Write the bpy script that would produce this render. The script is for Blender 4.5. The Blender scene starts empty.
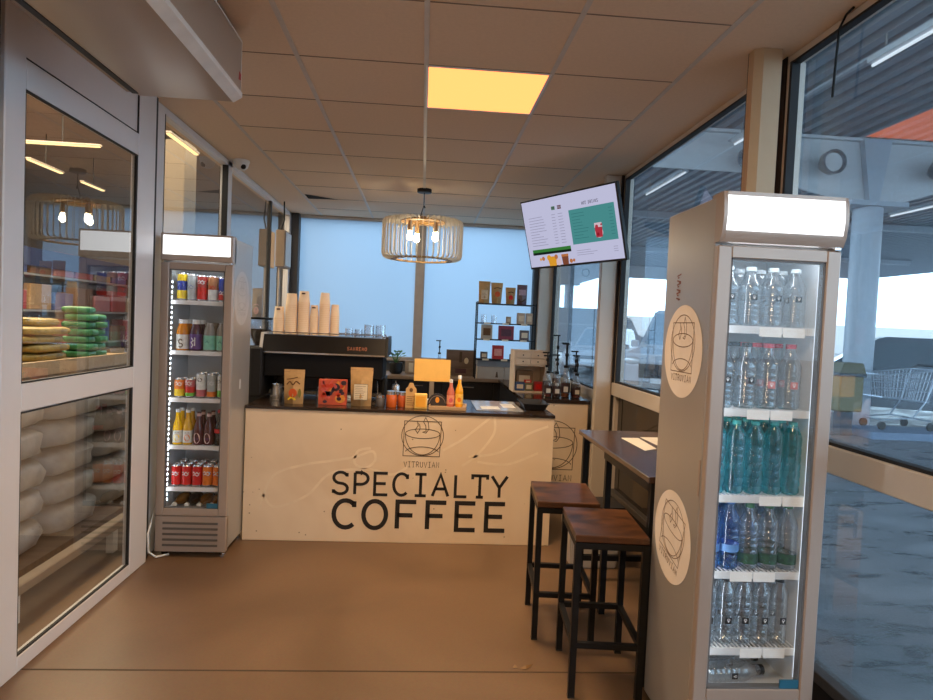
import bpy, bmesh, math, random
from mathutils import Vector, Matrix
random.seed(7)
PI = math.pi
SC = bpy.context.scene
COL = SC.collection

# ------------------------------------------------------------------ materials
MATS = {}
def _new(name):
    m = bpy.data.materials.new(name); m.use_nodes = True
    nt = m.node_tree; nt.nodes.clear()
    out = nt.nodes.new('ShaderNodeOutputMaterial')
    return m, nt, out
def hexc(r, g, b):
    f = lambda c: (c/255/12.92) if c/255 <= .04045 else ((c/255+.055)/1.055)**2.4
    return (f(r), f(g), f(b))
def mat(name, col, rough=.5, metal=0, emit=0, noise=.06, scale=12, bump=0, spec=.5):
    """principled material with a little procedural noise in its colour"""
    if name in MATS: return MATS[name]
    m, nt, out = _new(name)
    p = nt.nodes.new('ShaderNodeBsdfPrincipled')
    nt.links.new(p.outputs[0], out.inputs[0])
    p.inputs['Roughness'].default_value = rough
    p.inputs['Metallic'].default_value = metal
    p.inputs['Specular IOR Level'].default_value = spec
    tc = nt.nodes.new('ShaderNodeTexCoord')
    n = nt.nodes.new('ShaderNodeTexNoise'); n.inputs['Scale'].default_value = scale; n.inputs['Detail'].default_value = 4
    nt.links.new(tc.outputs['Object'], n.inputs['Vector'])
    r = nt.nodes.new('ShaderNodeValToRGB')
    a = [max(0, c*(1-noise)) for c in col]; b = [min(1, c*(1+noise)) for c in col]
    r.color_ramp.elements[0].position = .3; r.color_ramp.elements[1].position = .7
    r.color_ramp.elements[0].color = (*a, 1); r.color_ramp.elements[1].color = (*b, 1)
    nt.links.new(n.outputs['Fac'], r.inputs[0])
    nt.links.new(r.outputs[0], p.inputs['Base Color'])
    if emit:
        nt.links.new(r.outputs[0], p.inputs['Emission Color']); p.inputs['Emission Strength'].default_value = emit
    if bump:
        bn = nt.nodes.new('ShaderNodeBump'); bn.inputs['Strength'].default_value = bump
        nt.links.new(n.outputs['Fac'], bn.inputs['Height']); nt.links.new(bn.outputs[0], p.inputs['Normal'])
    MATS[name] = m
    return m
def glass(name, tint=(1, 1, 1), base=.07, power=2.6, gain=.9, rough=0.0, haze=0, hcol=(.8, .88, .95)):
    """thin sheet: transparent, with a reflection that grows towards grazing"""
    if name in MATS: return MATS[name]
    m, nt, out = _new(name)
    t = nt.nodes.new('ShaderNodeBsdfTransparent'); t.inputs[0].default_value = (*tint, 1)
    g = nt.nodes.new('ShaderNodeBsdfGlossy'); g.inputs['Roughness'].default_value = rough
    lw = nt.nodes.new('ShaderNodeLayerWeight'); lw.inputs['Blend'].default_value = .5
    pw = nt.nodes.new('ShaderNodeMath'); pw.operation = 'POWER'; pw.inputs[1].default_value = power
    ma = nt.nodes.new('ShaderNodeMath'); ma.operation = 'MULTIPLY_ADD'; ma.inputs[1].default_value = gain; ma.inputs[2].default_value = base; ma.use_clamp = True
    mx = nt.nodes.new('ShaderNodeMixShader')
    nt.links.new(lw.outputs['Facing'], pw.inputs[0]); nt.links.new(pw.outputs[0], ma.inputs[0])
    nt.links.new(ma.outputs[0], mx.inputs[0]); nt.links.new(t.outputs[0], mx.inputs[1]); nt.links.new(g.outputs[0], mx.inputs[2])
    if haze:
        tr = nt.nodes.new('ShaderNodeBsdfTranslucent'); tr.inputs[0].default_value = (*hcol, 1)
        nz = nt.nodes.new('ShaderNodeTexNoise'); nz.inputs['Scale'].default_value = 2.5; nz.inputs['Detail'].default_value = 6
        mr = nt.nodes.new('ShaderNodeMapRange'); mr.inputs[3].default_value = haze*.6; mr.inputs[4].default_value = haze*1.4
        m2 = nt.nodes.new('ShaderNodeMixShader')
        nt.links.new(nz.outputs['Fac'], mr.inputs[0]); nt.links.new(mr.outputs[0], m2.inputs[0])
        nt.links.new(mx.outputs[0], m2.inputs[1]); nt.links.new(tr.outputs[0], m2.inputs[2]); mx = m2
    nt.links.new(mx.outputs[0], out.inputs[0])
    MATS[name] = m
    return m
def frosted(name, col):
    if name in MATS: return MATS[name]
    m, nt, out = _new(name)
    tl = nt.nodes.new('ShaderNodeBsdfTranslucent'); df = nt.nodes.new('ShaderNodeBsdfDiffuse')
    n = nt.nodes.new('ShaderNodeTexNoise'); n.inputs['Scale'].default_value = .9; n.inputs['Detail'].default_value = 1
    r = nt.nodes.new('ShaderNodeValToRGB')
    r.color_ramp.elements[0].position = .3; r.color_ramp.elements[1].position = .7
    r.color_ramp.elements[0].color = (*[c*.93 for c in col], 1); r.color_ramp.elements[1].color = (*[min(1, c*1.04) for c in col], 1)
    nt.links.new(n.outputs['Fac'], r.inputs[0]); nt.links.new(r.outputs[0], tl.inputs[0]); nt.links.new(r.outputs[0], df.inputs[0])
    mx = nt.nodes.new('ShaderNodeMixShader'); mx.inputs[0].default_value = .15
    nt.links.new(tl.outputs[0], mx.inputs[1]); nt.links.new(df.outputs[0], mx.inputs[2]); nt.links.new(mx.outputs[0], out.inputs[0])
    MATS[name] = m
    return m
def emis(name, col, s):
    if name in MATS: return MATS[name]
    m, nt, out = _new(name)
    e = nt.nodes.new('ShaderNodeEmission'); e.inputs[0].default_value = (*col, 1); e.inputs[1].default_value = s
    nt.links.new(e.outputs[0], out.inputs[0]); MATS[name] = m
    return m
def wood(name, dark, light, rough=.4, scale=(2, 14, 14), coat=0):
    if name in MATS: return MATS[name]
    m, nt, out = _new(name)
    p = nt.nodes.new('ShaderNodeBsdfPrincipled'); nt.links.new(p.outputs[0], out.inputs[0])
    p.inputs['Roughness'].default_value = rough; p.inputs['Coat Weight'].default_value = coat
    tc = nt.nodes.new('ShaderNodeTexCoord'); mp = nt.nodes.new('ShaderNodeMapping'); mp.inputs['Scale'].default_value = scale
    n = nt.nodes.new('ShaderNodeTexNoise'); n.inputs['Scale'].default_value = 1.0; n.inputs['Detail'].default_value = 5; n.inputs['Distortion'].default_value = 1.2
    r = nt.nodes.new('ShaderNodeValToRGB'); r.color_ramp.elements[0].position = .32; r.color_ramp.elements[1].position = .7
    r.color_ramp.elements[0].color = (*dark, 1); r.color_ramp.elements[1].color = (*light, 1)
    nt.links.new(tc.outputs['Object'], mp.inputs[0]); nt.links.new(mp.outputs[0], n.inputs['Vector'])
    nt.links.new(n.outputs['Fac'], r.inputs[0]); nt.links.new(r.outputs[0], p.inputs['Base Color'])
    MATS[name] = m
    return m

# ------------------------------------------------------------------ mesh builder
class MB:
    def __init__(s):
        s.bm = bmesh.new(); s.ly = s.bm.faces.layers.int.new('done')
    def _done(s, m):
        for f in s.bm.faces:
            if not f[s.ly]: f.material_index = m; f[s.ly] = 1
    def box(s, x0, x1, y0, y1, z0, z1, bevel=0, m=0, seg=1, rot=None):
        M = Matrix.Translation(((x0+x1)/2, (y0+y1)/2, (z0+z1)/2))
        if rot is not None: M = M @ rot
        M = M @ Matrix.Diagonal((abs(x1-x0), abs(y1-y0), abs(z1-z0), 1))
        r = bmesh.ops.create_cube(s.bm, size=1, matrix=M)
        if bevel:
            ed = {e for v in r['verts'] for e in v.link_edges}
            bmesh.ops.bevel(s.bm, geom=list(ed), offset=bevel, segments=seg, affect='EDGES', profile=.5)
        s._done(m); return s
    def lathe(s, prof, cx=0, cy=0, n=16, m=0, axis='z', cap=True, z0=0):
        rings = []
        def P(r, a, h):
            c, q = r*math.cos(a), r*math.sin(a)
            if axis == 'z': return (cx+c, cy+q, z0+h)
            if axis == 'y': return (cx+c, cy+h, z0+q)
            return (cx+h, cy+c, z0+q)
        for r, h in prof:
            rings.append([s.bm.verts.new(P(max(r, 1e-5), 2*PI*i/n, h)) for i in range(n)])
        for a, b in zip(rings, rings[1:]):
            for i in range(n):
                s.bm.faces.new((a[i], a[(i+1) % n], b[(i+1) % n], b[i]))
        if cap:
            s.bm.faces.new(rings[0][::-1]); s.bm.faces.new(rings[-1])
        s._done(m); return s
    def cyl(s, cx, cy, z0, z1, r, r2=None, n=16, m=0, axis='z', zc=0):
        r2 = r if r2 is None else r2
        if axis == 'z': return s.lathe([(r, z0), (r2, z1)], cx, cy, n, m)
        if axis == 'y': return s.lathe([(r, z0), (r2, z1)], cx, 0, n, m, 'y', True, zc)
        return s.lathe([(r, z0), (r2, z1)], 0, cy, n, m, 'x', True, zc)
    def tube(s, pts, r, n=8, m=0, closed=False):
        pts = [Vector(p) for p in pts]; rings = []; N = len(pts); up = None
        for i, p in enumerate(pts):
            if closed: d = pts[(i+1) % N]-pts[i-1]
            else: d = (pts[min(i+1, N-1)]-pts[max(i-1, 0)])
            d.normalize()
            if up is None:
                up = Vector((0, 0, 1)) if abs(d.z) < .9 else Vector((1, 0, 0))
            a = d.cross(up)
            if a.length < 1e-4: a = d.cross(Vector((0, 1, 0)))
            a.normalize(); b = a.cross(d); b.normalize(); up = b
            rings.append([s.bm.verts.new(p+a*r*math.cos(2*PI*k/n)+b*r*math.sin(2*PI*k/n)) for k in range(n)])
        L = list(zip(rings, rings[1:])) + ([(rings[-1], rings[0])] if closed else [])
        for a, b in L:
            for k in range(n):
                s.bm.faces.new((a[k], a[(k+1) % n], b[(k+1) % n], b[k]))
        if not closed:
            s.bm.faces.new(rings[0]); s.bm.faces.new(rings[-1][::-1])
        s._done(m); return s
    def bar(s, p, q, w, h=None, m=0):
        """square bar from p to q"""
        p, q = Vector(p), Vector(q); h = h or w
        d = (q-p); L = d.length; M = Matrix.Translation((p+q)/2) @ d.to_track_quat('Z', 'Y').to_matrix().to_4x4() @ Matrix.Diagonal((w, h, L, 1))
        bmesh.ops.create_cube(s.bm, size=1, matrix=M); s._done(m); return s
    def prism(s, pts, a0, a1, axis='x', m=0, bevel=0):
        """polygon (u,v) extruded along an axis: x -> (y,z), y -> (x,z), z -> (x,y)"""
        def P(u, v, a): return {'x': (a, u, v), 'y': (u, a, v), 'z': (u, v, a)}[axis]
        A = [s.bm.verts.new(P(u, v, a0)) for u, v in pts]; B = [s.bm.verts.new(P(u, v, a1)) for u, v in pts]
        n = len(pts); fs = [s.bm.faces.new(A), s.bm.faces.new(B[::-1])]
        for i in range(n): fs.append(s.bm.faces.new((A[i], B[i], B[(i+1) % n], A[(i+1) % n])))
        bmesh.ops.recalc_face_normals(s.bm, faces=fs)
        if bevel:
            bmesh.ops.bevel(s.bm, geom=list({e for f in fs for e in f.edges}), offset=bevel, segments=2, affect='EDGES')
        s._done(m); return s
    def quad(s, a, b, c, d, m=0):
        s.bm.faces.new([s.bm.verts.new(p) for p in (a, b, c, d)]); s._done(m); return s
    def poly(s, pts, m=0):
        s.bm.faces.new([s.bm.verts.new(p) for p in pts]); s._done(m); return s
    def disc(s, o, ux, uy, rx, ry, n=40, m=0):
        o, ux, uy = Vector(o), Vector(ux), Vector(uy)
        return s.poly([o+ux*rx*math.cos(2*PI*i/n)+uy*ry*math.sin(2*PI*i/n) for i in range(n)], m)
    def ribbon(s, polys, w, o, ux, uy, m=0):
        """flat strokes of width w drawn on the plane o + u*ux + v*uy"""
        o, ux, uy = Vector(o), Vector(ux), Vector(uy)
        if isinstance(polys[0][0], (int, float)): polys = [polys]
        for pl in polys:
            pl = [Vector(p) for p in pl]
            closed = (pl[0]-pl[-1]).length < 1e-6
            if closed: pl = pl[:-1]
            N = len(pl); Lr = []
            for i in range(N):
                p = pl[i]
                a = pl[i-1] if (i > 0 or closed) else None
                b = pl[(i+1) % N] if (i < N-1 or closed) else None
                d1 = (p-a).normalized() if a is not None else (b-p).normalized()
                d2 = (b-p).normalized() if b is not None else d1
                n1 = Vector((-d1.y, d1.x)); n2 = Vector((-d2.y, d2.x)); mm = n1+n2
                mm = n1 if mm.length < .2 else mm.normalized()
                k = min(1/max(mm.dot(n1), .35), 2)
                Lr.append((p+mm*w/2*k, p-mm*w/2*k))
            vs = [(s.bm.verts.new(o+ux*a.x+uy*a.y), s.bm.verts.new(o+ux*b.x+uy*b.y)) for a, b in Lr]
            for i in range(N if closed else N-1):
                a, b = vs[i], vs[(i+1) % N]
                s.bm.faces.new((a[1], b[1], b[0], a[0]))
        s._done(m); return s
    def blob(s, c, r, sub=2, m=0, jit=0, seed=0, pw=None):
        """ellipsoid, pw < 1 makes it boxier"""
        rd = random.Random(seed)
        g = bmesh.ops.create_icosphere(s.bm, subdivisions=sub, radius=1)
        for v in g['verts']:
            q = v.co.copy()
            if pw: q = Vector([math.copysign(abs(t)**pw, t) for t in q])
            if jit: q *= 1+rd.uniform(-jit, jit)
            v.co = Vector((c[0]+q.x*r[0], c[1]+q.y*r[1], c[2]+q.z*r[2]))
        s._done(m); return s
    def xf(s, M):
        bmesh.ops.transform(s.bm, matrix=M, verts=s.bm.verts); return s
    def mesh(s, name, mats, smooth=35):
        me = bpy.data.meshes.new(name)
        s.bm.faces.layers.int.remove(s.ly); s.bm.to_mesh(me); s.bm.free()
        for m in (mats if isinstance(mats, (list, tuple)) else [mats]): me.materials.append(m)
        if smooth:
            for p in me.polygons: p.use_smooth = True
            me.set_sharp_from_angle(angle=math.radians(smooth))
        return me
    def build(s, name, mats, parent=None, smooth=35, loc=None, rz=0):
        o = bpy.data.objects.new(name, s.mesh(name, mats, smooth)); COL.objects.link(o)
        if parent is not None: o.parent = parent
        if loc is not None: o.location = loc
        if rz: o.rotation_euler = (0, 0, rz)
        return o

def tag(o, label, cat, group=None, kind=None):
    o['label'] = label; o['category'] = cat
    if group: o['group'] = group
    if kind: o['kind'] = kind
    return o
def thing(name, label, cat, loc=(0, 0, 0), rz=0, group=None):
    o = bpy.data.objects.new(name, None); COL.objects.link(o)
    o.location = loc; o.rotation_euler = (0, 0, rz); o.empty_display_size = .05
    return tag(o, label, cat, group)
def struct(name, mb, mats, parent=None, smooth=35):
    o = mb.build(name, mats, parent, smooth)
    if parent is None: o['kind'] = 'structure'
    return o
class Proto:
    """meshes made once, placed many times; parts: [(name, mesh, index of the part it sits on or None)]"""
    def __init__(s, name, cat, parts): s.name, s.cat, s.parts = name, cat, parts
    def place(s, label, loc, rz=0, group=None, rot=None):
        if len(s.parts) == 1:
            r = bpy.data.objects.new(s.name, s.parts[0][1]); COL.objects.link(r); r.location = loc; r.rotation_euler = rot or (0, 0, rz)
            return tag(r, label, s.cat, group)
        r = thing(s.name, label, s.cat, loc, rz, group)
        if rot: r.rotation_euler = rot
        made = []
        for n, me, up in s.parts:
            c = bpy.data.objects.new(n, me); COL.objects.link(c); c.parent = r if up is None else made[up]
            made.append(c)
        return r
ORD = ['leftmost', 'second from left', 'third from left', 'fourth from left', 'fifth from left', 'sixth from left', 'seventh from left', 'eighth from left']

# ------------------------------------------------------------------ stroke lettering
def arc(cx, cy, rx, ry, a0, a1, n=12):
    return [(cx+rx*math.cos(math.radians(a0+(a1-a0)*i/n)), cy+ry*math.sin(math.radians(a0+(a1-a0)*i/n))) for i in range(n+1)]
FONT = {
 'S': [arc(.3, .745, .24, .255, 28, 270)+arc(.3, .245, .25, .245, 90, -152)[1:], [(.525, .97), (.525, .8)], [(.06, .03), (.06, .2)]],
 'P': [[(.1, 0), (.1, 1)], [(.1, 1), (.3, 1)]+arc(.3, .73, .26, .27, 90, -90)+[(.1, .46)]],
 'E': [[(.54, 1), (.09, 1), (.09, 0), (.55, 0)], [(.09, .52), (.48, .52)]],
 'C': [arc(.33, .5, .28, .5, 48, 312, 20), [(.53, .98), (.53, .76)]],
 'I': [[(.3, 0), (.3, 1)], [(.1, 1), (.5, 1)], [(.1, 0), (.5, 0)]],
 'A': [[(.02, 0), (.3, 1), (.58, 0)], [(.12, .34), (.48, .34)]],
 'L': [[(.13, 1), (.13, 0), (.54, 0)], ],
 'T': [[(.3, 0), (.3, 1)], [(.03, .83), (.03, 1), (.57, 1), (.57, .83)], [(.17, 0), (.43, 0)]],
 'Y': [[(.02, 1), (.3, .46), (.58, 1)], [(.3, .46), (.3, 0)]],
 'O': [arc(.3, .5, .27, .5, 0, 360, 28)],
 'F': [[(.11, 0), (.11, 1), (.56, 1)], [(.11, .5), (.48, .5)]],
 'V': [[(.02, 1), (.3, 0), (.58, 1)]],
 'R': [[(.1, 0), (.1, 1)], [(.1, 1), (.3, 1)]+arc(.3, .74, .25, .26, 90, -90)+[(.1, .48)], [(.32, .48), (.57, 0)]],
 'U': [[(.08, 1), (.08, .27)]+arc(.3, .27, .22, .27, 180, 360)+[(.52, 1)]],
 'N': [[(.08, 0), (.08, 1), (.52, 0), (.52, 1)]],
 'H': [[(.08, 0), (.08, 1)], [(.52, 0), (.52, 1)], [(.08, .5), (.52, .5)]],
 'D': [[(.09, 0), (.09, 1), (.25, 1)]+arc(.25, .5, .28, .5, 90, -90)+[(.09, 0)]],
 'K': [[(.09, 0), (.09, 1)], [(.54, 1), (.1, .42)], [(.24, .58), (.56, 0)]],
 'M': [[(.05, 0), (.05, 1), (.3, .4), (.55, 1), (.55, 0)]],
 'B': [[(.09, 0), (.09, 1), (.3, 1)]+arc(.3, .76, .22, .24, 90, -90)+[(.09, .52)], [(.3, .52)]+arc(.3, .26, .25, .26, 90, -90)+[(.09, 0), (.09, .52)]],
 '1': [[(.1, .8), (.32, 1), (.32, 0)], [(.1, 0), (.54, 0)]],
 '0': [arc(.3, .5, .25, .5, 0, 360, 20)],
 ' ': [],
}
def text(st, width, height, gap=.22):
    """polylines of a monospaced word, centred on u, standing on v=0"""
    n = len(st); cell = width/(n-gap/(.6+gap)); sx = cell/(.6+gap)
    out = []
    for i, ch in enumerate(st):
        for pl in FONT[ch]: out.append([(-width/2+i*cell+x*sx, y*height) for x, y in pl])
    return out
def place2(polys, dx, dy, k=1): return [[(x*k+dx, y*k+dy) for x, y in p] for p in polys]
LOGO = [arc(0, 0, 1.04, 1, 0, 360, 48),
        [(-.92, .72), (.92, .72), (.88, -1.03), (-.94, -1.03), (-.92, .72)],
        arc(0, .1, .86, .24, 0, 360, 36),
        arc(0, .1, .86, 1.06, 180, 360, 28),
        arc(0, -.86, .84, .3, 10, 170, 20),
        [(-.26, .12), (-.38, .3), (-.24, .5), (-.3, .72), (-.16, .52), (-.14, .34), (-.26, .12)],
        [(.0, .18), (.16, .24), (.14, .5), (.02, .7), (.12, .92), (.26, .66), (.3, .34), (.16, .14), (.0, .18)]]
def circ_sign(cx, cy, r, name_gap=1.35, th=.22, tw=1.75):
    return place2(LOGO, cx, cy, r) + place2(text('VITRUVIAN', tw, th), cx, cy-name_gap*r-th*r*.5, 1) if False else place2(LOGO, cx, cy, r) + place2(text('VITRUVIAN', tw*r, th*r), cx, cy-name_gap*r)

# ------------------------------------------------------------------ palette
M_floor = None
ALU = mat('brushed aluminium', (.74, .72, .73), .42, .1, noise=.03, scale=3)
ALUD = mat('tan aluminium', (.62, .54, .46), .42, .1, noise=.03, scale=3)
BLK = mat('black metal', (.008, .008, .009), .45, 0, noise=.2, spec=.25)
GASK = mat('black gasket', (.01, .01, .012), .6)
GREY = mat('grey cabinet side', (.40, .38, .36), .32, .35, noise=.03, scale=4)
BRZ = mat('taupe door frame', (.40, .325, .28), .3, .25, noise=.04, scale=4)
WHT = mat('white plastic', (.75, .76, .77), .4, noise=.02)
LINER = mat('white fridge liner', (.62, .65, .68), .45, noise=.02)
KRAFT = mat('kraft paper', (.48, .29, .12), .7, noise=.12, scale=30)
CREAM = mat('cream paper', (.75, .64, .47), .7, noise=.05, scale=30)
STEEL = mat('polished steel', (.6, .6, .62), .18, .9, noise=.03)
GLS = glass('window glass', (.93, .96, .97), .07, 2.5, .92)
GLR = glass('hazy window glass', (.93, .97, 1), .12, 3.6, .85, 0, .05)
FGL = glass('fridge glass', (.97, .98, .99), .05, 3, .6)
PET = glass('clear bottle plastic', (.95, .98, 1), .10, 1.6, .8, .06, .09, (.9, .95, 1))
WHITE_L = emis('lit white diffuser', (.93, .95, .97), 2.0)

# ------------------------------------------------------------------ setting: room
ZC = 2.666
XL, XR, YB = -1.57, 1.53, 7.8
YR = -2.2
def floor_mat():
    m, nt, out = _new('brown polished concrete')
    p = nt.nodes.new('ShaderNodeBsdfPrincipled'); nt.links.new(p.outputs[0], out.inputs[0])
    tc = nt.nodes.new('ShaderNodeTexCoord')
    n1 = nt.nodes.new('ShaderNodeTexNoise'); n1.inputs['Scale'].default_value = 1.1; n1.inputs['Detail'].default_value = 7; n1.inputs['Distortion'].default_value = .6
    n2 = nt.nodes.new('ShaderNodeTexNoise'); n2.inputs['Scale'].default_value = 90; n2.inputs['Detail'].default_value = 2
    for n in (n1, n2): nt.links.new(tc.outputs['Object'], n.inputs['Vector'])
    r1 = nt.nodes.new('ShaderNodeValToRGB'); r1.color_ramp.elements[0].position = .3; r1.color_ramp.elements[1].position = .72
    r1.color_ramp.elements[0].color = (.115, .066, .036, 1); r1.color_ramp.elements[1].color = (.20, .12, .068, 1)
    nt.links.new(n1.outputs['Fac'], r1.inputs[0])
    mx = nt.nodes.new('ShaderNodeMix'); mx.data_type = 'RGBA'; mx.blend_type = 'OVERLAY'; mx.inputs[0].default_value = .18
    nt.links.new(r1.outputs[0], mx.inputs[6]); nt.links.new(n2.outputs['Color'], mx.inputs[7])
    nt.links.new(mx.outputs[2], p.inputs['Base Color'])
    r2 = nt.nodes.new('ShaderNodeMapRange'); r2.inputs[3].default_value = .3; r2.inputs[4].default_value = .55
    nt.links.new(n1.outputs['Fac'], r2.inputs[0]); nt.links.new(r2.outputs[0], p.inputs['Roughness'])
    return m
f = struct('floor', MB().box(XL-.15, XR+.1, YR, YB+.1, -.1, 0), floor_mat())
fj = MB()
fj.box(XL, XR, 2.628, 2.636, 0, .0012); fj.box(XL, XR, 5.6, 5.606, 0, .0012)
fj.build('floor_joint', mat('dark joint', (.06, .038, .022), .8), f)

tile = mat('ceiling tile', (.77, .60, .44), .9, noise=.03, scale=60, bump=.05)
c = struct('ceiling', MB().box(XL-.15, XR+.1, YR, YB+.1, ZC, ZC+.08), tile)
g = MB()
for X in (-1.23, -.63, -.03, .57, 1.17): g.box(X-.011, X+.011, YR, YB, ZC-.004, ZC+.001)
g.build('ceiling_grid', mat('painted grid bar', (.60, .54, .48), .5), c)
g = MB()
k = 3.1-.6*8
while k < YB:
    g.box(-1.23, 1.17, k-.003, k+.003, ZC-.002, ZC+.001); k += .6
g.build('ceiling_joint', mat('tile joint', (.24, .17, .12), .8), c)
gap = MB().poly([(-1.205, 6.49, ZC-.005), (-.9, 6.69, ZC-.005), (-1.205, 6.73, ZC-.005)])
gap.build('ceiling_gap', mat('dark ceiling void', (.012, .01, .009), 1), c)

wallm = mat('beige painted wall', (.5, .42, .33), .8, noise=.04)
struct('wall_rear', MB().box(XL-.15, XR+.1, YR-.1, YR, 0, ZC), wallm)

# ---- left wall: door unit with two panes, then a run of tall panes
XD = -1.535
def frame_box(mb, x0, x1, y0, y1, z0, z1, b=.004): return mb.box(x0, x1, y0, y1, z0, z1, b)
d1 = MB()
for y0, y1 in ((2.475, 2.6), (3.575, 3.79)): frame_box(d1, XD-.04, XD, y0, y1, 0, ZC)
for z0, z1 in ((0, .066), (1.035, 1.146), (2.272, 2.385)): frame_box(d1, XD-.04, XD-.001, 2.6, 3.575, z0, z1)
frame_box(d1, XD-.075, XD-.008, 2.6, 3.575, 2.388, ZC, .002)
dr = struct('door_1', d1, ALU)
gk = MB()
for z0, z1 in ((.066, 1.035), (1.146, 2.272)):
    gk.box(XD-.016, XD-.003, 2.6, 2.606, z0, z1).box(XD-.016, XD-.003, 3.562, 3.575, z0, z1)
    gk.box(XD-.016, XD-.003, 2.6, 3.575, z0, z0+.007).box(XD-.016, XD-.003, 2.6, 3.575, z1-.007, z1)
gk.box(XD-.02, XD-.001, 2.6, 3.575, 2.385, 2.389).box(XD-.02, XD-.001, 3.567, 3.573, 2.385, ZC)
gk.build('gasket', GASK, dr)
for z0, z1 in ((.07, 1.03), (1.15, 2.268)):
    MB().quad((XD-.014, 2.603, z0), (XD-.014, 3.568, z0), (XD-.014, 3.568, z1), (XD-.014, 2.603, z1)).build('pane', GLS, dr, 0)
struct('trim_1', MB().box(XD-.09, XD-.02, 2.42, 2.475, 0, ZC).box(XD-.09, XD-.02, 3.79, 3.86, 0, ZC), GASK)
struct('wall_left', MB().box(XD-.09, XD, YR, 2.42, 0, ZC), ALU)
w = MB()
XW = -1.57
for y0, y1 in ((3.86, 4.0), (5.25, 5.36), (7.62, 7.7)): frame_box(w, XW-.06, XW, y0, y1, 0, ZC-.002)
frame_box(w, XW-.06, XW, 3.98, 7.7, ZC-.045, ZC-.002)
frame_box(w, XW-.06, XW, 3.98, 7.7, 0, .12)
w1 = struct('window_1', w, ALU)
MB().box(XW-.035, XW-.012, 6.745, 6.795, .12, ZC-.045).build('mullion', GASK, w1)
gk = MB().box(XW-.04, XW+.002, 5.236, 5.25, .12, ZC-.045).box(XW-.04, XW+.001, 4.0, 4.008, .12, ZC-.045)
gk.build('gasket', GASK, w1)
for y0, y1 in ((4.0, 5.25), (5.36, 6.74), (6.8, 7.62)):
    MB().quad((XW-.03, y0, .12), (XW-.03, y1, .12), (XW-.03, y1, ZC-.045), (XW-.03, y0, ZC-.045)).build('pane', GLS, w1, 0)
struct('trim_2', MB().box(XW-.06, XW+.09, 7.7, YB+.06, 0, ZC-.002, .003), mat('dark corner post', (.05, .045, .045), .5))

# ---- back wall: dark base, two frosted panes, mullion
struct('wall_back', MB().box(XL-.1, XR+.1, YB, YB+.1, 0, .98), mat('dark grey panel', (.10, .10, .105), .6))
bw = MB()
frame_box(bw, -1.49, 1.4, YB-.05, YB+.05, .98, 1.03)
frame_box(bw, -.105, .005, YB-.06, YB+.05, 1.0, ZC-.002)
frame_box(bw, -1.49, 1.4, YB-.02, YB+.05, 2.63, ZC-.002)
w2 = struct('window_2', bw, mat('grey brown frame', (.5, .44, .40), .45, .3))
FR = frosted('frosted film', (.56, .70, .86))
for x0, x1 in ((-1.49, -.1), (.0, 1.33)):
    MB().quad((x0, YB+.02, 1.02), (x1, YB+.02, 1.02), (x1, YB+.02, 2.64), (x0, YB+.02, 2.64)).build('pane', FR, w2, 0)
struct('trim_3', MB().box(1.315, 1.375, YB-.1, YB+.05, .9, ZC-.002, .003), mat('dark corner post', (.05, .045, .045), .5))
struct('trim_4', MB().box(1.376, XR+.1, YB-.16, YB+.05, .0, ZC-.002, .003), ALUD)

# ---- right wall: three tall windows over a rail, low panes below, posts
def right_window(name, y0, y1, z0, mats, low=True, rail=.1, st0=.05, st1=.05, lowmat=None):
    mb = MB()
    frame_box(mb, XR-.02, XR+.06, y0, y1, z0-rail, z0)
    frame_box(mb, XR-.0, XR+.06, y0, y1, ZC-.035, ZC-.002)
    frame_box(mb, XR-.0, XR+.06, y0, y0+st0, 0, ZC-.035)
    frame_box(mb, XR-.0, XR+.06, y1-st1, y1, 0, ZC-.035)
    if not low: mb.box(XR+.0, XR+.06, y0, y1, 0, z0-rail)
    o = struct(name, mb, mats)
    gk = MB().box(XR-.004, XR+.03, y0+st0, y1-st1, z0, z0+.012).box(XR-.004, XR+.03, y0+st0, y1-st1, ZC-.045, ZC-.035)
    gk.box(XR-.006, XR+.03, y0+st0-.004, y0+st0+.006, z0, ZC-.035).box(XR-.006, XR+.03, y1-st1-.006, y1-st1+.012, z0, ZC-.035)
    if low: gk.box(XR, XR+.055, y0+st0, y1-st1, 0, .17); MB().box(XR-.012, XR+.058, y0+st0, y1-st1, .17, .212, .003).build('bottom_rail', mat('dark rail', (.09, .085, .085), .35, .4), o)
    gk.build('gasket', GASK, o)
    MB().quad((XR+.03, y0, z0), (XR+.03, y1, z0), (XR+.03, y1, ZC-.03), (XR+.03, y0, ZC-.03)).build('pane', GLR, o, 0)
    if low: MB().quad((XR+.03, y0, .21), (XR+.03, y1, .21), (XR+.03, y1, z0-rail), (XR+.03, y0, z0-rail)).build('low_pane', lowmat or GLR, o, 0)
    return o
right_window('window_3', -1.2, 2.78, 1.062, ALUD, st1=.085)
right_window('window_4', 2.98, 4.99, 1.045, ALUD, lowmat=mat('dark tinted pane', (.02, .016, .014), .06, 0, noise=.1))
right_window('window_5', 5.42, 7.62, .93, ALUD, low=False, rail=.08)
pil = mat('tan pillar', (.50, .37, .235), .5, .1, noise=.03)
struct('trim_5', MB().prism([(1.385, 2.665), (1.465, 2.665), (1.465, 2.73), (1.352, 2.73), (1.352, 2.685)], 0, ZC-.001, 'z'), pil, None, 20)
struct('trim_8', MB().box(XR-.03, XR+.08, 2.782, 2.978, 0, ZC-.001), GASK)
struct('trim_9', MB().box(1.352, 1.465, 2.731, 2.735, 0, ZC-.001), GASK)
struct('trim_6', MB().box(1.385, XR-.02, 5.0, 5.07, 0, ZC-.001, .006).box(XR-.02, XR+.08, 5.0, 5.4, 0, ZC-.001), ALUD)
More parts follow.
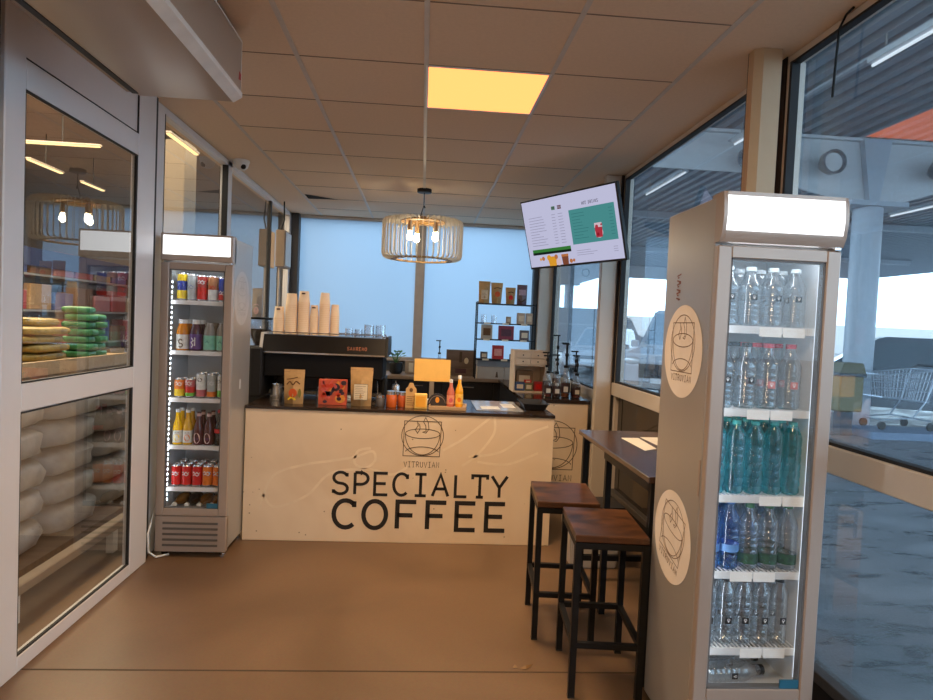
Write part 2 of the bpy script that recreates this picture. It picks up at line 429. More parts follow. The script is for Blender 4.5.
struct('trim_7', MB().box(XR-.02, XR+.0, 4.985, 4.999, 0, ZC-.001).box(XR-.006, XR-.001, 2.735, 2.781, 0, ZC-.001), GASK)
struct('wall_right', MB().box(XR, XR+.08, YR, -1.2, 0, ZC), wallm)

# ---- supermarket beyond the left glass
stw = mat('store back wall', (.42, .33, .25), .8)
struct('store_floor', MB().box(-9, XL-.15, 1.0, 14, -.1, 0), mat('store floor tile', (.11, .085, .065), .35, noise=.08))
struct('store_ceiling', MB().box(-9, XL-.15, 1.0, 14, 3.6, 3.7), mat('store ceiling', (.42, .33, .26), .9))
struct('store_wall', MB().box(-9, XL-.15, 13.9, 14, 0, 3.6).box(-9.1, -9, 1, 14, 0, 3.6).box(-9, XL-.15, .9, 1, 0, 3.6), stw)
struct('store_pillar', MB().box(-3.3, -2.9, 8.0, 8.4, 0, 3.6, .01), mat('store pillar paint', (.15, .12, .09), .7))
tubem = emis('warm tube light', (1, .70, .30), 2.6)
for i, (x0, x1, y0, y1, lab) in enumerate([(-4.33, -3.55, 7.3, 7.33, 'warm strip light hanging crosswise in the shop behind the left door'),
        (-4.80, -4.76, 8.15, 8.87, 'nearer of two warm strip lights in line seen through the left door'),
        (-4.81, -4.77, 9.4, 10.0, 'farther of two warm strip lights in line seen through the left door'),
        (-2.58, -2.54, 6.6, 7.4, 'warm strip light seen through the pane above the left fridge')]):
    t = thing('strip_light', lab, 'light', (0, 0, 3.2))
    MB().box(x0, x1, y0, y1, -.012, 0).build('tube', tubem, t)
    MB().box(x0-.01, x1+.01, y0-.01, y1+.01, .002, .02).build('housing', BRZ, t)
    mb = MB()
    mb.cyl((x0+x1)/2, (y0+y1)/2, .02, .4, .006, n=6); mb.build('hanger', BLK, t)

# ------------------------------------------------------------------ fridge
def fridge(label, loc, shelf_z, bulge, side):
    T = thing('display_fridge', label, 'fridge', loc)
    hw, dp, H = .205, .43, 1.9
    mb = MB()
    for sx in (-1, 1): mb.box(sx*hw, sx*(hw-.022), .03, dp, .045, H-.005, .004)
    mb.box(-hw+.022, hw-.022, dp-.02, dp, .1, H-.005); mb.box(-hw+.022, hw-.022, .03, dp-.02, 1.745, H-.005); mb.box(-hw+.022, hw-.022, .051, dp-.02, .1, .255)
    cab = mb.build('cabinet', GREY, T)
    mb = MB()
    mb.box(-.183, .183, dp-.026, dp-.02, .26, 1.74)
    for sx in (-1, 1): mb.box(sx*.183, sx*.177, .035, dp-.026, .26, 1.74)
    mb.box(-.177, .177, .035, dp-.026, .255, .262).box(-.177, .177, .035, dp-.026, 1.738, 1.745)
    mb.build('liner', LINER, T)
    # light box
    mb = MB()
    if bulge:
        pr = [(.06, 1.748), (-.004, 1.748), (-.018, 1.775), (-.026, 1.83), (-.022, 1.885), (-.015, 1.905), (.06, 1.905)]
        mb.prism(pr, -hw, -hw+.012).prism(pr, hw-.012, hw)
        mb.prism([(.03, 1.748), (-.006, 1.748), (-.018, 1.772), (-.019, 1.782), (.03, 1.782)], -hw+.012, hw-.012)
        mb.box(-hw+.012, hw-.012, -.02, .06, 1.893, 1.905)
        lb = mb.build('light_box', BRZ, T)
        mb = MB(); rows = [(-.018, 1.783), (-.0235, 1.81), (-.025, 1.835), (-.023, 1.865), (-.019, 1.893)]
        for a, b in zip(rows, rows[1:]):
            mb.quad((-hw+.012, a[0], a[1]), (hw-.012, a[0], a[1]), (hw-.012, b[0], b[1]), (-hw+.012, b[0], b[1]))
        mb.build('diffuser', WHITE_L, lb)
    else:
        mb.box(-hw, hw, -.01, .06, 1.748, 1.905, .004)
        lb = mb.build('light_box', BRZ, T)
        MB().box(-hw+.014, hw-.014, -.014, -.009, 1.782, 1.893, .002).build('diffuser', WHITE_L, lb)
    # door
    mb = MB()
    ix, z0, z1, t0, t1 = .158, .293, 1.7, 0, .028
    for sx in (-1, 1): mb.box(sx*ix, sx*hw, t0, t1, .25, 1.738, .004)
    mb.box(-ix, ix, t0+.001, t1, .25, z0, .002).box(-ix, ix, t0+.001, t1, z1, 1.738, .002)
    dr = mb.build('door', BRZ, T)
    MB().quad((-ix, .008, z0), (ix, .008, z0), (ix, .008, z1), (-ix, .008, z1)).build('pane', FGL, dr, 0)
    gk = MB()
    for sx in (-1, 1): gk.box(sx*ix, sx*(ix-.006), .006, t1+.003, z0, z1)
    gk.box(-ix, ix, .006, t1+.003, z0, z0+.006).box(-ix, ix, .006, t1+.003, z1-.006, z1)
    gk.build('door_gasket', mat('grey gasket', (.12, .12, .125), .5), dr)
    MB().box(.09, ix-.004, .002, .0075, z0+.004, z0+.032).build('door_badge', mat('teal badge', (.02, .12, .2), .4), dr)
    MB().box(hw-.03, hw-.006, -.006, .03, 1.738, 1.75, .002).build('hinge', STEEL, dr)
    # base
    mb = MB().box(-hw, hw, .004, .05, .032, .246, .004)
    for k in range(5):
        z = .066+k*.033; mb.box(-.16, .16, -.001, .004, z, z+.014, .002, 1)
    mb.build('base_grille', [BRZ, mat('grille slot', (.10, .085, .075), .5)], T)
    for sx in (-1, 1):
        for y in (.075, dp-.05):
            l = MB().cyl(sx*.17, y, .012, .1, .012, n=10).cyl(sx*.17, y, 0, .014, .02, n=12); l.build('foot', BLK if sx < 0 else STEEL, T)
    # shelves
    for z in shelf_z:
        mb = MB()
        for i in range(24): x = -.168+i*.0146; mb.box(x-.0018, x+.0018, .062, .38, z-.004, z)
        for y in (.062, .22, .38): mb.box(-.174, .174, y-.003, y+.003, z-.008, z-.002)
        sh = mb.build('shelf', WHT, T, 0)
        pr_ = MB().box(-.168, .168, .053, .058, z-.024, z+.001, .001).build('price_rail', mat('pale price rail', (.62, .64, .66), .4) if bulge else mat('white price rail', (.8, .8, .8), .5), sh)
        if bulge:
            x = -.02+.05*((z*100) % 3)
            for q in (x, x-.08): MB().box(q, q+.075, .0515, .0529, z-.032, z-.001).build('price_label', mat('white price label', (.85, .85, .83), .5), pr_)
    sx = side
    ls = MB().box(sx*.166-.004, sx*.166+.004, .036, .05, .31, 1.69).build('led_or_fill_strip', emis('soft led cover', (.8, .88, .95), 1.3) if bulge else WHT, T)
    for k in range(0 if bulge else 44): MB().box(sx*.154-.003, sx*.154+.003, .032, .044, .33+k*.03, .342+k*.03).build('led', emis('cool led', (.86, .94, 1), 9), ls)
    if bulge: MB().box(-.1765, -.168, .032, .044, .32, 1.68).build('led_or_fill_strip', emis('hidden side fill', (.86, .94, 1), 14), T)  # added glowing strip, hidden behind the door stile to brighten the bottles
    MB().box(-.15, .15, .04, .06, 1.728, 1.736).build('top_lamp', emis('cool top lamp', (.86, .94, 1), 14), T)
    return T
ZR = [1.485, 1.21, .922, .665, .405]
ZL = [1.52, 1.222, .94, .657, .405]
FRX, FRY = 1.133, 2.0
FLX, FLY = -1.319, 3.87
fr = fridge('tall grey drinks fridge full of water bottles at the right window', (FRX, FRY, 0), ZR, True, 1)
fl = fridge('tall grey drinks fridge with cans and juices by the left wall', (FLX, FLY, 0), ZL, False, -1)
STICK = mat('pale wood sticker', (.86, .76, .67), .6, noise=.05, scale=8)
LINE = mat('dark brown print', (.09, .055, .03), .7)
LINE2 = mat('brown sticker print', (.22, .13, .07), .7)
def side_sticker(T, y, z, tilt, x=-.2062, ux=(0, -1, 0), name='round_sticker', a=STICK, b=LINE2):
    r = .165
    ux = Vector(ux); uy = Vector((0, 0, 1))
    n = ux.cross(uy)
    u2 = ux*math.cos(tilt)+uy*math.sin(tilt); v2 = uy*math.cos(tilt)-ux*math.sin(tilt)
    o = Vector((x, y, z)); mb = MB().disc(o, u2, v2, r, r, 48, 0)
    mb.ribbon(circ_sign(0, .03, .1), .0028, o+n*.0008, u2, v2, 1)
    mb.build(name, [a, b], T, 0)
side_sticker(fr, .236, 1.388, 0.0)
side_sticker(fr, .238, .72, -.22)
side_sticker(fl, .20, 1.55, 0, .2062, (0, 1, 0), 'round_sticker', mat('pale sticker', (.52, .5, .49), .5), mat('faint grey print', (.40, .385, .375), .6))
mb = MB()
for i in range(6):
    z = 1.66-i*.016
    mb.ribbon([[(-.018, 0), (.018, .006*(-1)**i)], [(-.012+.01*(i % 2), -.006), (.002+.01*(i % 2), -.006)]], .0055, (-.2063, .3-.0*i, z), (0, -1, 0), (0, 0, 1))
mb.build('faded_print', mat('red brown print', (.25, .09, .06), .7), fr, 0)
MB().box(-.2085, -.2055, .034, .046, .92, 1.04, .001).build('door_grip', BRZ, fr)
MB().box(.2055, .2068, .20, .225, .99, 1.05).build('rating_label', WHT, fl)
# price labels of the right fridge stick out on the rails
# ---- drinks
def pbottle(name, r, h, neck, body, cap, labelm=None, lz=(0, 0), lab_kind='band', square=False, capr=None, n=14, cat='bottle', tex=True, shoulder=.72, liquid=None):
    prof = [(r*.8, 0), (r, .008)]
    if tex:
        for k in range(6):
            z = .02+k*(h*shoulder-.03)/6; prof += [(r, z), (r*.93, z+.006), (r, z+.012)]
    prof += [(r, h*shoulder), (r*.86, h*(shoulder+.06)), (neck*1.2, h*(shoulder+.17)), (neck, h*.93), (neck, h*.94)]
    P = [('bottle_body', MB().lathe(prof, n=n).mesh(name+' body', body), None)]
    cr = capr or neck*1.12
    P.append(('cap', MB().lathe([(cr, h*.93), (cr, h*.995), (cr*.9, h)], n=12).mesh(name+' cap', cap), None))
    if labelm is not None:
        if lab_kind == 'band':
            me = MB().lathe([(r*1.015, lz[0]), (r*1.015, lz[1])], n=n, cap=False).mesh(name+' label', labelm)
        else:
            s = lab_kind; mb = MB(); yy = -r*1.03
            mb.box(-s, s, yy-.001, yy+.001, lz[0], lz[0]+2*s)
            mb.box(-s*.15, s*.15, yy-.0016, yy-.001, lz[0]+s*.5, lz[0]+s*1.1, 0, 1)
            mb.ribbon([arc(0, s*1.25, s*.4, s*.35, 0, 360, 10)], s*.15, (0, yy-.0017, lz[0]), (1, 0, 0), (0, 0, 1), 1)
            me = mb.mesh(name+' label', [labelm, WHT], 0)
        P.append(('label_sticker', me, None))
    return Proto(name, cat, P)
BCAP = mat('black cap', (.015, .015, .018), .4)
RCAP = mat('red cap', (.5, .03, .05), .4)
TEAL = glass('teal bottle plastic', (.40, .86, .90), .08, 1.8, .7, .05, .30, (.12, .75, .82))
BLUE = glass('blue bottle plastic', (.35, .64, .92), .08, 1.8, .7, .05, .22, (.2, .5, .88))
TCAP = mat('teal cap', (.05, .42, .42), .4)
BLCAP = mat('blue cap', (.05, .2, .55), .4)
GLAB = mat('green label', (.010, .06, .02), .5, noise=.5, scale=60)
sq = mat('black square label', (.01, .01, .012), .5)
water = pbottle('water_bottle', .029, .228, .013, PET, BCAP, sq, (.075, 0), .011, shoulder=.76)
waterb = pbottle('water_bottle', .036, .22, .015, PET, BCAP, sq, (.085, 0), .010, shoulder=.66)
waterr = pbottle('water_bottle', .036, .22, .015, PET, RCAP, mat('red white label', (.55, .2, .2), .5, noise=.5, scale=40), (.07, 0), .012, shoulder=.66)
waterc = pbottle('water_bottle', .036, .198, .015, PET, mat('clear cap', (.6, .66, .7), .3), sq, (.085, 0), .010, shoulder=.66)
teal = pbottle('water_bottle', .031, .245, .013, TEAL, TCAP, shoulder=.78)
blue = pbottle('water_bottle', .033, .235, .013, BLUE, BLCAP, mat('blue band', (.1, .25, .55), .5), (.06, .085), shoulder=.7)
green = pbottle('water_bottle', .033, .222, .013, PET, mat('green cap', (.05, .2, .08), .4), GLAB, (.02, .055), shoulder=.7)
def fl_pos(fx, fy, x, y, z): return (fx+x, fy+y, z)
rows = ['front', 'second', 'third']
def fill(fx, fy, z, xs, protos, what, shelf, depth, dy, y0=.098, wh='right fridge'):
    for j in range(depth):
        for i, x in enumerate(xs):
            p, desc = protos[i]
            if j == 0: lab = f'{desc} {ORD[i]}, front row, {shelf} of {wh}'
            else: lab = f'{desc} {ORD[i]}, {rows[j]} row, {shelf} of {wh}'
            p.place(lab, (fx+x, fy+y0+j*dy, z+.001), random.uniform(-.15, .15), f'drinks on the {shelf} of the {wh}')
x5 = [-.126, -.063, 0, .063, .126]; x4 = [-.115, -.038, .04, .117]
fill(FRX, FRY, ZR[0], x4, [(waterc, 'clear bottle')]*4, '', 'top shelf', 3, .082, .105)
fill(FRX, FRY, ZR[1], x4, [(waterb, 'black-capped bottle')]*2+[(waterr, 'red-capped bottle')]*2, '', 'second shelf', 3, .082, .105)
fill(FRX, FRY, ZR[2], [-.126, -.06, .006, .072, .137], [(teal, 'teal bottle')]*5, '', 'third shelf', 3, .068)
fill(FRX, FRY, ZR[3], [-.132, -.065, .004, .073, .14], [(blue, 'blue bottle')]*1+[(blue, 'blue bottle')]+[(green, 'green-labelled clear bottle')]*3, '', 'fourth shelf', 3, .072)
fill(FRX, FRY, ZR[4], x5, [(water, 'black-capped slim bottle')]*5, '', 'fifth shelf', 3, .064)
waterb.place('front clear bottle lying on the bottom of the right fridge', (FRX-.125, FRY+.10, .262+.037), 0, None, (0, PI/2, .08))
waterb.place('rear clear bottle lying on the bottom of the right fridge', (FRX-.1, FRY+.185, .262+.037), 0, None, (0, PI/2, .10))
waterb.place('clear bottle lying on top of two others at the right fridge bottom', (FRX-.15, FRY+.142, .262+.1), 0, None, (0, PI/2, .09))
# blue-white price tags on the right fridge rails
# left fridge cans
def can(name, r, h, mats_z, n=16, extra=None):
    """side bands [(z0,z1,material)...] below a steel lid"""
    mb = MB(); ms = [STEEL]
    mb.lathe([(r*.8, 0), (r, .008), (r, .01)], n=n, m=0)
    for a, b, m in mats_z:
        ms.append(m); mb.lathe([(r, a), (r, b)], n=n, m=len(ms)-1, cap=False)
    body = mb.mesh(name+' body', ms)
    lid = MB().lathe([(r, h-.012), (r*.84, h-.002), (r*.84, h), (r*.78, h-.004)], n=n).mesh(name+' lid', STEEL)
    P = [('can_body', body, None), ('lid', lid, None)]
    if extra is not None: P.append(('print', extra(r), None))
    return Proto(name, 'can', P)
def c_(name, *rgb): return mat(name, hexc(*rgb), .35, noise=.15, scale=40)
def front_mark(polys, w, m, z, out=.001, base=None):
    def fn(r):
        mb = MB(); ms = []
        if base is not None:
            ms.append(base[0]); mb.disc((0, -r-out*.5, z), (1, 0, 0), (0, 0, 1), base[1], base[2], 16, 0)
        ms.append(m); mb.ribbon(polys, w, (0, -r-out, z), (1, 0, 0), (0, 0, 1), len(ms)-1)
        # wrap the flat print onto the can
        for v in mb.bm.verts:
            a = v.co.x/r; k = -v.co.y; v.co.x = k*math.sin(a); v.co.y = -k*math.cos(a)
        return mb.mesh('print', ms, 0)
    return fn
SW = [[(-.022, .004), (-.012, .014), (-.004, .002), (.006, .012), (.014, .001), (.022, .01)], [(-.02, -.008), (-.006, -.002), (.008, -.01), (.02, -.002)]]
Wp = mat('white print', (.8, .8, .8), .5)
yel, blu, red, org, wht, pnk, grn, pur, mint, sil = (c_('can yellow', 235, 200, 40), c_('can blue', 40, 60, 150), c_('can red', 205, 25, 22), c_('can orange', 225, 120, 30),
    c_('can white', 225, 225, 220), c_('can pink', 190, 95, 100), c_('can green', 110, 190, 70), c_('label purple', 90, 50, 120), c_('label mint', 130, 200, 175), c_('can silver', 170, 175, 175))
k1 = can('drink_can', .027, .165, [(.01, .06, yel), (.06, .115, blu), (.115, .155, yel)], extra=front_mark([[(-.018, 0), (.018, 0)], [(-.012, .008), (.012, .008)]], .003, Wp, .088))
k2 = can('drink_can', .026, .160, [(.01, .15, sil)], extra=front_mark(SW, .002, blu, .08))
k3 = can('drink_can', .028, .155, [(.01, .08, red), (.08, .145, c_('can dull red', 170, 60, 55))], extra=front_mark(SW, .004, Wp, .11))
k4 = can('drink_can', .028, .155, [(.01, .07, wht), (.07, .145, c_('can tan', 180, 120, 80))], extra=front_mark(SW, .004, red, .08))
k5 = can('drink_can', .026, .150, [(.01, .05, red), (.05, .14, blu)], extra=front_mark(SW, .004, Wp, .05))
lx5 = [-.118, -.06, 0.0, .062, .122]
WH = 'left fridge'
fill(FLX, FLY, ZL[0], lx5, [(k1, 'yellow and blue can'), (k2, 'silver slim can'), (k3, 'red can'), (k4, 'tan and white can'), (k5, 'blue and red can')], '', 'top shelf', 2, .075, .1, WH)
def jbottle(name, liq, lab, cap, mark, mcol, h=.185, r=.036, lb=(.01, .095)):
    prof = [(r*.9, 0), (r, .008), (r, .1), (r*.97, .115), (r*.8, .14), (.022, .157), (.022, .166)]
    b = MB().lathe(prof, n=18).mesh(name+' body', liq)
    cp = MB().lathe([(.024, .16), (.024, h-.002), (.022, h)], n=16).mesh(name+' cap', cap)
    l = MB().lathe([(r*1.02, lb[0]), (r*1.02, lb[1])], n=18, cap=False)
    lm = l.mesh(name+' label', lab)
    pm = front_mark(mark, .006, mcol, .05)(r*1.03)
    return Proto(name, 'bottle', [('bottle_body', b, None), ('cap', cp, None), ('label_sticker', lm, None), ('print', pm, 2)])
ojm = mat('orange juice', hexc(205, 125, 30), .15); purm = mat('dark purple juice', hexc(70, 40, 62), .15); gryj = mat('grey drink', hexc(150, 145, 140), .2)
SS = place2(FONT['S'], -.013, -.03, .045)
j1 = jbottle('juice_bottle', ojm, c_('label white', 215, 212, 205), Wp, [[(x*1.0-.0, y) for x, y in p] for p in SS[:1]], LINE)
j2 = jbottle('juice_bottle', purm, pur, Wp, [[(-.012, -.03), (-.002, -.015), (-.014, 0), (0, .01), (-.012, .028)], [(.008, -.02), (.008, .03)]], Wp, lb=(.01, .1))
j3 = jbottle('juice_bottle', gryj, mint, gryj, [[(-.01, .0), (.0, .012), (.01, .0)]], c_('soft green print', 90, 160, 140), h=.17)
fill(FLX, FLY, ZL[1], [-.108, -.03, .05, .125], [(j1, 'orange juice bottle'), (j2, 'purple juice bottle'), (j3, 'mint-labelled bottle'), (j3, 'mint-labelled bottle')], '', 'second shelf', 2, .085, .105, WH)
l1 = can('drink_can', .029, .115, [(.01, .05, yel), (.05, .105, org)], extra=front_mark(SW, .004, Wp, .08))
l2 = can('drink_can', .028, .115, [(.01, .03, grn), (.03, .065, red), (.065, .105, pnk)], extra=front_mark(SW, .004, Wp, .085))
l3 = can('drink_can', .028, .152, [(.01, .05, pnk), (.05, .142, wht)], extra=front_mark([[(-.006, -.004), (.006, -.004)], [(0, -.01), (0, .002)]], .004, Wp, .11, .001, (sq, .014, .012)))
l4 = can('drink_can', .027, .150, [(.01, .04, org), (.04, .14, sil)], extra=front_mark(SW, .002, Wp, .09))
l5 = can('drink_can', .027, .145, [(.01, .05, grn), (.05, .135, wht)], extra=front_mark(SW, .003, LINE, .1))
fill(FLX, FLY, ZL[2], [-.118, -.056, .008, .07, .13], [(l1, 'orange and yellow can'), (l2, 'pink and red can'), (l3, 'white tall can'), (l4, 'silver and orange can'), (l5, 'white and green can')], '', 'third shelf', 2, .075, .1, WH)
def gbottle(name, liq, lab, cap, mark, mcol, base, h=.21, r=.028):
    prof = [(r*.9, 0), (r, .006), (r, .095), (r*.92, .112), (.014, .155), (.0125, .19), (.0135, .198)]
    b = MB().lathe(prof, n=16).mesh(name+' body', liq)
    cp = MB().lathe([(.0145, h-.018), (.0145, h-.002), (.012, h)], n=12).mesh(name+' cap', cap)
    lm = MB().lathe([(r*1.02, .012), (r*1.02, .085)], n=16, cap=False).mesh(name+' label', lab)
    pm = front_mark(mark, .003, mcol, .042, .001, base)(r*1.03)
    return Proto(name, 'bottle', [('bottle_body', b, None), ('cap', cp, None), ('label_sticker', lm, None), ('print', pm, 2)])
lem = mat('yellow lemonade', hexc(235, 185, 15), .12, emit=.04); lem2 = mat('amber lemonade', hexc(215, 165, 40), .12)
g1 = gbottle('lemonade_bottle', lem, c_('label white', 215, 212, 205), WHT, [[(-.01, .03), (.012, .03)]], LINE, (yel, .017, .02))
g2 = gbottle('lemonade_bottle', lem2, c_('label white', 215, 212, 205), WHT, [[(-.01, .03), (.012, .03)]], LINE, (org, .017, .02))
ber = mat('dark berry drink', hexc(85, 40, 42), .12)
g3 = gbottle('berry_bottle', ber, mat('berry glass', hexc(82, 38, 40), .12), c_('label blush', 215, 180, 175), [[(-.01, 0), (.012, 0)], [(-.012, -.008), (.01, -.008)]], pur, (c_('label blush', 215, 180, 175), .02, .032), h=.19, r=.03)
g4 = gbottle('cola_bottle', mat('cola', (.02, .012, .01), .1), mat('cola glass', (.02, .012, .01), .1), RCAP, [[(-.01, .0), (.012, .004)]], Wp, None, h=.215, r=.03)
g4b = Proto('cola_bottle', 'bottle', g4.parts[:2]+[('label_sticker', MB().lathe([(.0305, .075), (.0305, .1)], n=16, cap=False).mesh('cola label', red), None)])
fill(FLX, FLY, ZL[3], [-.122, -.062, .002, .062, .124], [(g1, 'yellow lemonade bottle'), (g2, 'amber lemonade bottle'), (g3, 'dark berry bottle'), (g3, 'dark berry bottle'), (g4b, 'cola bottle')], '', 'fourth shelf', 2, .072, .1, WH)
m1 = can('drink_can', .029, .130, [(.01, .12, red)], extra=front_mark(SW, .0045, Wp, .075))
m2 = can('drink_can', .029, .130, [(.01, .12, org)], extra=front_mark(SW, .004, Wp, .08, .001, (blu, .024, .014)))
fill(FLX, FLY, ZL[4], [-.122, -.062, .0, .06, .12], [(m1, 'red cola can')]*3+[(m2, 'orange soda can')]*2, '', 'fifth shelf', 3, .066, .1, WH)
bm_ = [mat('amber glass', hexc(140, 90, 35), .15), mat('dark brown glass', hexc(45, 35, 32), .15)]
for i, x in enumerate([-.118, -.045, .028, .1]):
    p = gbottle('glass_bottle', bm_[i == 1], bm_[i == 1], c_('label white', 215, 212, 205), [[(-.01, 0), (.01, 0)]], Wp, None, r=.034, h=.215)
    Proto('glass_bottle', 'bottle', p.parts[:2]).place(f'brown bottle lying cap forward on the left fridge bottom, {ORD[i]}', (FLX+x, FLY+.27, .262+.035), 0, 'bottles lying in the left fridge', (PI/2, 0, 0))
# power lead of the left fridge
mb = MB().tube([(-1.53, 4.2, .35), (-1.56, 4.0, .3), (-1.545, 3.83, .15), (-1.535, 3.82, .05), (-1.5, 3.84, .012), (-1.45, 3.9, .008)], .006)
tag(mb.build('power_cord', WHT), 'white power cord looping beside the foot of the left fridge', 'cord')

# ------------------------------------------------------------------ counter
def plaster():
    m, nt, out = _new('speckled cream board')
    p = nt.nodes.new('ShaderNodeBsdfPrincipled'); nt.links.new(p.outputs[0], out.inputs[0]); p.inputs['Roughness'].default_value = .6
    tc = nt.nodes.new('ShaderNodeTexCoord')
    n = nt.nodes.new('ShaderNodeTexNoise'); n.inputs['Scale'].default_value = 1.6; n.inputs['Detail'].default_value = 6; n.inputs['Distortion'].default_value = 1.5
    r = nt.nodes.new('ShaderNodeValToRGB'); r.color_ramp.elements[0].position = .3; r.color_ramp.elements[1].position = .75
    r.color_ramp.elements[0].color = (.71, .55, .385, 1); r.color_ramp.elements[1].color = (.83, .68, .505, 1)
    v = nt.nodes.new('ShaderNodeTexVoronoi'); v.inputs['Scale'].default_value = 17
    lt = nt.nodes.new('ShaderNodeMath'); lt.operation = 'LESS_THAN'; lt.inputs[1].default_value = .085
    n3 = nt.nodes.new('ShaderNodeTexNoise'); n3.inputs['Scale'].default_value = 5
    gt = nt.nodes.new('ShaderNodeMath'); gt.operation = 'GREATER_THAN'; gt.inputs[1].default_value = .52
    mu = nt.nodes.new('ShaderNodeMath'); mu.operation = 'MULTIPLY'
    mu2 = nt.nodes.new('ShaderNodeMath'); mu2.operation = 'MULTIPLY'; mu2.inputs[1].default_value = .7
    mx = nt.nodes.new('ShaderNodeMix'); mx.data_type = 'RGBA'; mx.inputs[7].default_value = (.2, .12, .06, 1)
    for q in (n, v, n3): nt.links.new(tc.outputs['Object'], q.inputs['Vector'])
    nt.links.new(n.outputs['Fac'], r.inputs[0]); nt.links.new(v.outputs['Distance'], lt.inputs[0]); nt.links.new(n3.outputs['Fac'], gt.inputs[0])
    nt.links.new(lt.outputs[0], mu.inputs[0]); nt.links.new(gt.outputs[0], mu.inputs[1]); nt.links.new(mu.outputs[0], mu2.inputs[0])
    nt.links.new(mu2.outputs[0], mx.inputs[0]); nt.links.new(r.outputs[0], mx.inputs[6]); nt.links.new(mx.outputs[2], p.inputs['Base Color'])
    return m
PLAS = plaster()
TOP = wood('dark counter top', (.018, .012, .010), (.04, .025, .018), .18, (3, 20, 20))
INK = mat('black lettering', (.012, .01, .01), .6)
CT = .875
ct = thing('coffee_counter', 'cream speckled coffee counter with black top and lettered front', 'counter', (0, 4.2, 0))
MB().box(-1.105, .9, 0, .03, .0, CT-.02, .002).box(.872, .9, .03, .68, .0, CT-.02).box(-1.1, -1.07, .03, .68, .012, CT-.026).build('front_panel', PLAS, ct)
MB().box(-1.108, .903, -.008, .71, CT-.02, CT, .002).build('worktop', TOP, ct)
MB().box(-1.06, .86, .05, .66, 0, .015).build('plinth', BLK, ct)
ux, uz = (1, 0, 0), (0, 0, 1)
fx = -.0012
MB().ribbon(place2(LOGO, .033, .712, .131), .0046, (0, fx, 0), ux, uz).build('cup_emblem', LINE, ct, 0)
MB().ribbon(text('VITRUVIAN', .232, .036, .16), .0034, (.033, fx, .504), ux, uz).build('lettering', LINE, ct, 0)
MB().ribbon(text('SPECIALTY', 1.15, .142, .11), .0195, (.033, fx, .316), ux, uz).build('lettering', INK, ct, 0)
MB().ribbon(text('COFFEE', 1.15, .178, .13), .029, (.038, fx, .095), ux, uz).build('lettering', INK, ct, 0)
def smooth(pts, n=8):
    out = []
    P = [pts[0]]+list(pts)+[pts[-1]]
    for i in range(1, len(P)-2):
        for k in range(n):
            t = k/n; a, b, c2, d = [Vector(q) for q in P[i-1:i+3]]
            q = .5*((2*b)+(c2-a)*t+(2*a-5*b+4*c2-d)*t*t+(3*b-a-3*c2+d)*t**3); out.append(tuple(q))
    return out+[tuple(pts[-1])]
sw = [smooth([(-1.0, .2), (-.92, .42), (-.72, .5), (-.55, .53), (-.4, .56), (-.29, .6), (-.27, .54), (-.33, .49), (-.4, .52), (-.38, .6), (-.3, .62)]),
      smooth([(-.98, .3), (-.9, .22), (-.7, .3), (-.55, .45), (-.3, .48), (-.16, .45), (-.06, .5)]),
      smooth([(.17, .62), (.3, .7), (.42, .8), (.48, .85)]), smooth([(.3, .52), (.4, .6), (.5, .74), (.5, .85)]),
      smooth([(.34, .58), (.55, .62), (.72, .74), (.86, .8)]), smooth([(.4, .55), (.6, .54), (.8, .62)])]
MB().ribbon(sw, .016, (0, fx*.5, 0), ux, uz).build('swirl_pattern', mat('pale swirl', (.815, .672, .50), .6), ct, 0)

rc = thing('side_counter', 'low cream side counter with black top beside the right window', 'counter', (0, 5.15, 0))
MB().box(.86, 1.375, 0, .03, 0, .845, .002).build('front_panel', PLAS, rc)
MB().box(.86, .89, .03, 1.72, 0, .845).build('side_panel', mat('dark cabinet', (.012, .012, .015), .4), rc)
MB().box(.84, 1.39, -.012, 1.72, .845, CT, .003).build('worktop', TOP, rc)
MB().ribbon(place2(LOGO, 1.095, .505, .196), .006, (0, fx, 0), ux, uz).build('cup_emblem', LINE, rc, 0)
MB().ribbon(text('VITRUVIAN', .343, .047, .16), .005, (1.095, fx, .211), ux, uz).build('lettering', LINE, rc, 0)

bc = thing('back_counter', 'dark back counter with tan wooden top under the frosted windows', 'counter', (0, 6.9, 0))
MB().box(-1.42, 1.38, 0, .62, .838, CT, .003).build('worktop', wood('tan worktop', (.2, .13, .08), (.3, .21, .14), .4), bc)
MB().box(-1.42, 1.38, .06, .62, 0, .838).build('carcass', mat('dark cabinet', (.012, .012, .015), .4), bc)
for k in range(5):
    x = -1.4+k*.55
    d = MB().box(x, x+.535, .042, .06, .08, .82, .002).build('cabinet_door', mat('black door front', (.016, .016, .02), .3), bc)
    MB().box(x+.2, x+.335, .03, .042, .77, .78).build('handle', STEEL, d)

# ------------------------------------------------------------------ espresso machine
HB = mat('gloss black shell', (.008, .007, .007), .28, .0, noise=.2)
em = thing('espresso_machine', 'long black espresso machine on the left of the counter', 'coffee machine', (-.668, 4.5, CT))
hw = .418
mb = MB().prism([(0.0, .335), (.05, .45), (.46, .45), (.52, .4), (.52, .335)], -hw, hw, 'x', 0)
hood = mb.build('hood', HB, em)
for sx in (-1, 1): MB().prism([(-.012, .322), (.045, .462), (.47, .462), (.535, .4), (.535, .322)], sx*hw, sx*(hw+.02), 'x', 0).build('end_cap', BLK if sx > 0 else mat('pale end cap', (.55, .53, .5), .4), hood)
MB().box(-hw, hw, .03, .52, .322, .335).build('lower_trim', STEEL, hood)
mb = MB().ribbon(text('SANREMO', .135, .024, .25), .004, (.225, 0, 0), (1, 0, 0), (0, 0, 1))
bd = mb.build('badge', mat('coppery badge', (.38, .15, .09), .35, .3), hood, 0)
bd.location = (0, .0085, .362); bd.rotation_euler = (-math.atan2(.05, .115), 0, 0)
